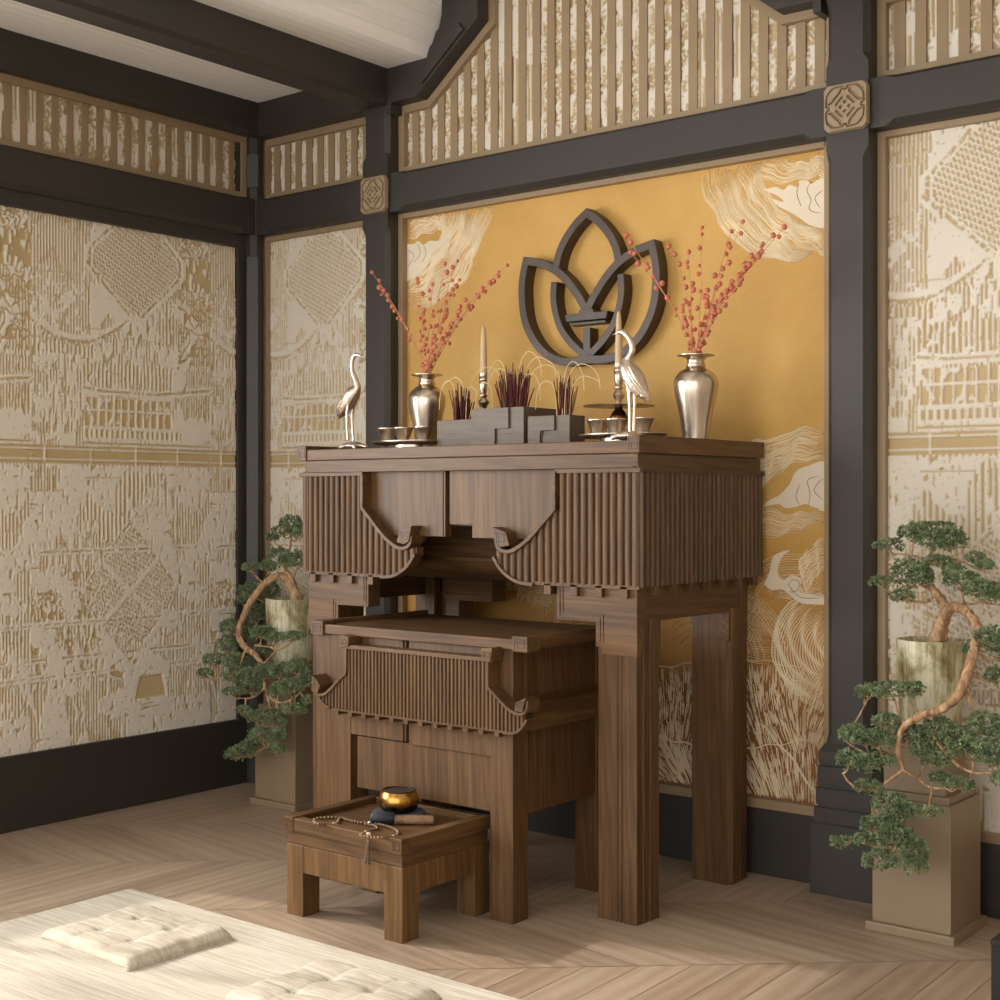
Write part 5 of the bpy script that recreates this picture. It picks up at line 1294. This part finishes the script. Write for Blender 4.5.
# ------------------------------------------------------------------ rug and cushions
rug = tag(MB().box(.885, 2.95, -3.3, -1.272, .0, .008).build('rug', M['rug'], bevel=.003), 'large cream woven rug on the floor in front of the stool', 'rug')
def floor_cushion(label, x0, x1, y0, y1, rot):
    t = thing('floor_cushion', label, 'cushion', ((x0+x1)/2, (y0+y1)/2, .0085))
    n = 72; sx, sy = (x1-x0)/2, (y1-y0)/2
    cr = random.Random(int(x0*100))
    vs = []; fs = []
    u = np.linspace(-1, 1, n); U, Vv = np.meshgrid(u, u)
    ns = vnoise((n, n), 6, 6); n2 = vnoise((n, n), 14, 14)
    H = .030*(1-np.abs(U)**18)**.6*(1-np.abs(Vv)**18)**.6
    for a, b in ((-.36, -.36), (.36, -.36), (-.36, .36), (.36, .36)):
        d2 = (U-a)**2+(Vv-b)**2; H = H*(1-.30*np.exp(-d2/.006)-.10*np.exp(-d2/.06))
    for a in (-.36, .36):
        H = H*(1-.07*np.exp(-((U-a)/.035)**2))*(1-.07*np.exp(-((Vv-a)/.035)**2))
    H = H+(ns-.5)*.0045*(H > .01)+(n2-.5)*.006*(H > .01); H = np.maximum(H, .012*(1-np.maximum(np.abs(U), np.abs(Vv))**12))
    ex = 1-.012*(1-Vv**2)+(n2-.5)*.014; ey = 1-.012*(1-U**2)+(ns-.5)*.012
    cx_, cy_ = (x0+x1)/2, (y0+y1)/2; cs, sn = math.cos(rot), math.sin(rot)
    for i in range(n):
        for j in range(n):
            X, Y = U[i, j]*sx*ex[i, j], Vv[i, j]*sy*ey[i, j]; vs.append((cx_+X*cs-Y*sn, cy_+X*sn+Y*cs, .0095+H[i, j]))
    fs = [(i*n+j, i*n+j+1, (i+1)*n+j+1, (i+1)*n+j) for i in range(n-1) for j in range(n-1)]
    k = len(vs); edge = [j for j in range(n)]+[i*n+n-1 for i in range(1, n)]+[(n-1)*n+j for j in range(n-2, -1, -1)]+[i*n for i in range(n-2, 0, -1)]
    vs += [(vs[e][0], vs[e][1], .0086) for e in edge]; m_ = len(edge)
    fs += [(edge[i], k+i, k+(i+1) % m_, edge[(i+1) % m_]) for i in range(m_)]; fs.append(tuple(range(k, k+m_))[::-1])
    MB().add(vs, fs).build('cushion_cover', M['cushion'], t, smooth=70)
    P = [(vs[e][0], vs[e][1], .018) for e in edge[::6]]; P.append(P[0])
    MB().tube(P, .0018, 6).build('piping', M['cushion'], t, smooth=60)
    for a, b in ((-.36, -.36), (.36, -.36), (-.36, .36), (.36, .36)):
        i, j = int((b+1)/2*(n-1)), int((a+1)/2*(n-1)); MB().ball(Vector(vs[i*n+j])+Vector((0, 0, .002)), .006, 10, 6, 1, 1, .5).build('tuft_button', M['cushion'], t, smooth=60)
floor_cushion('left cream tufted floor cushion lying whole on the rug', 1.097, 1.466, -1.703, -1.390, -.02)
floor_cushion('right cream tufted floor cushion, partly cut off at the bottom', 1.797, 2.166, -1.703, -1.390, -.02)
# black cabinet at the right edge, added to stand in for a dark corner mark
q = Vector((3.277, -1.124))
cb = thing('added_black_block', 'low matt black cabinet added for a dark mark at the lower right corner', 'block', (q.x+.2, q.y+.15, 0))
MB().box(q.x, q.x+.4, q.y, q.y+.3, .03, .288).build('block_body', M['black'], cb, bevel=.002)
MB().box(q.x, q.x+.4, q.y-.003, q.y+.302, .288, .300).build('block_top', M['black'], cb, bevel=.002)
MB().box(q.x+.02, q.x+.38, q.y+.02, q.y+.28, 0, .03).build('block_plinth', M['black'], cb)

# ------------------------------------------------------------------ light
sc = bpy.context.scene
wd = bpy.data.worlds.new('daylight'); sc.world = wd; wd.use_nodes = True
bg = wd.node_tree.nodes['Background']; bg.inputs['Color'].default_value = (1.0, .985, .955, 1); bg.inputs['Strength'].default_value = WORLD
def area(name, loc, tgt, sx, sy, e, col):
    l = bpy.data.lights.new(name, 'AREA'); l.shape = 'RECTANGLE'; l.size = sx; l.size_y = sy; l.energy = e; l.color = col
    o = bpy.data.objects.new(name, l); C.objects.link(o); o.location = loc
    o.rotation_euler = (Vector(tgt)-Vector(loc)).to_track_quat('-Z', 'Y').to_euler(); return o
area('window_daylight', (-1.25, (WY0+WY1)/2-.5, (WZ0+WZ1)/2+.15), (2, (WY0+WY1)/2+.6, 1.0), 3.0, 2.4, KEY, (1.0, .985, .96))
sl = bpy.data.lights.new('sun', 'SUN'); sl.energy = SUN; sl.angle = math.radians(1.6); sl.color = (1.0, .93, .82)
so = bpy.data.objects.new('sun', sl); C.objects.link(so)
el = math.radians(34); dv = Vector((1, .30, 0)).normalized()*math.cos(el)+Vector((0, 0, -math.sin(el)))
so.rotation_euler = dv.to_track_quat('-Z', 'Y').to_euler(); so.location = (-3, -3, 3)

# ------------------------------------------------------------------ camera
cd = bpy.data.cameras.new('camera'); co = bpy.data.objects.new('camera', cd); C.objects.link(co)
cd.sensor_width = 36; cd.sensor_fit = 'HORIZONTAL'; cd.lens = FPX/1000*36; cd.shift_y = (HZ-500)/1000.0
cd.clip_start = .05
co.location = CAM; co.rotation_euler = (PI/2, 0, YAW)
sc.camera = co
vs_ = sc.view_settings; vs_.view_transform = 'Standard'; vs_.look = 'None'; vs_.gamma = 1; vs_.use_curve_mapping = False; vs_.exposure = EXPO
sc.cycles.use_denoising = True; sc.cycles.max_bounces = 10; sc.cycles.diffuse_bounces = 6; sc.cycles.sample_clamp_indirect = 6
sc.cycles.caustics_reflective = False; sc.cycles.caustics_refractive = False
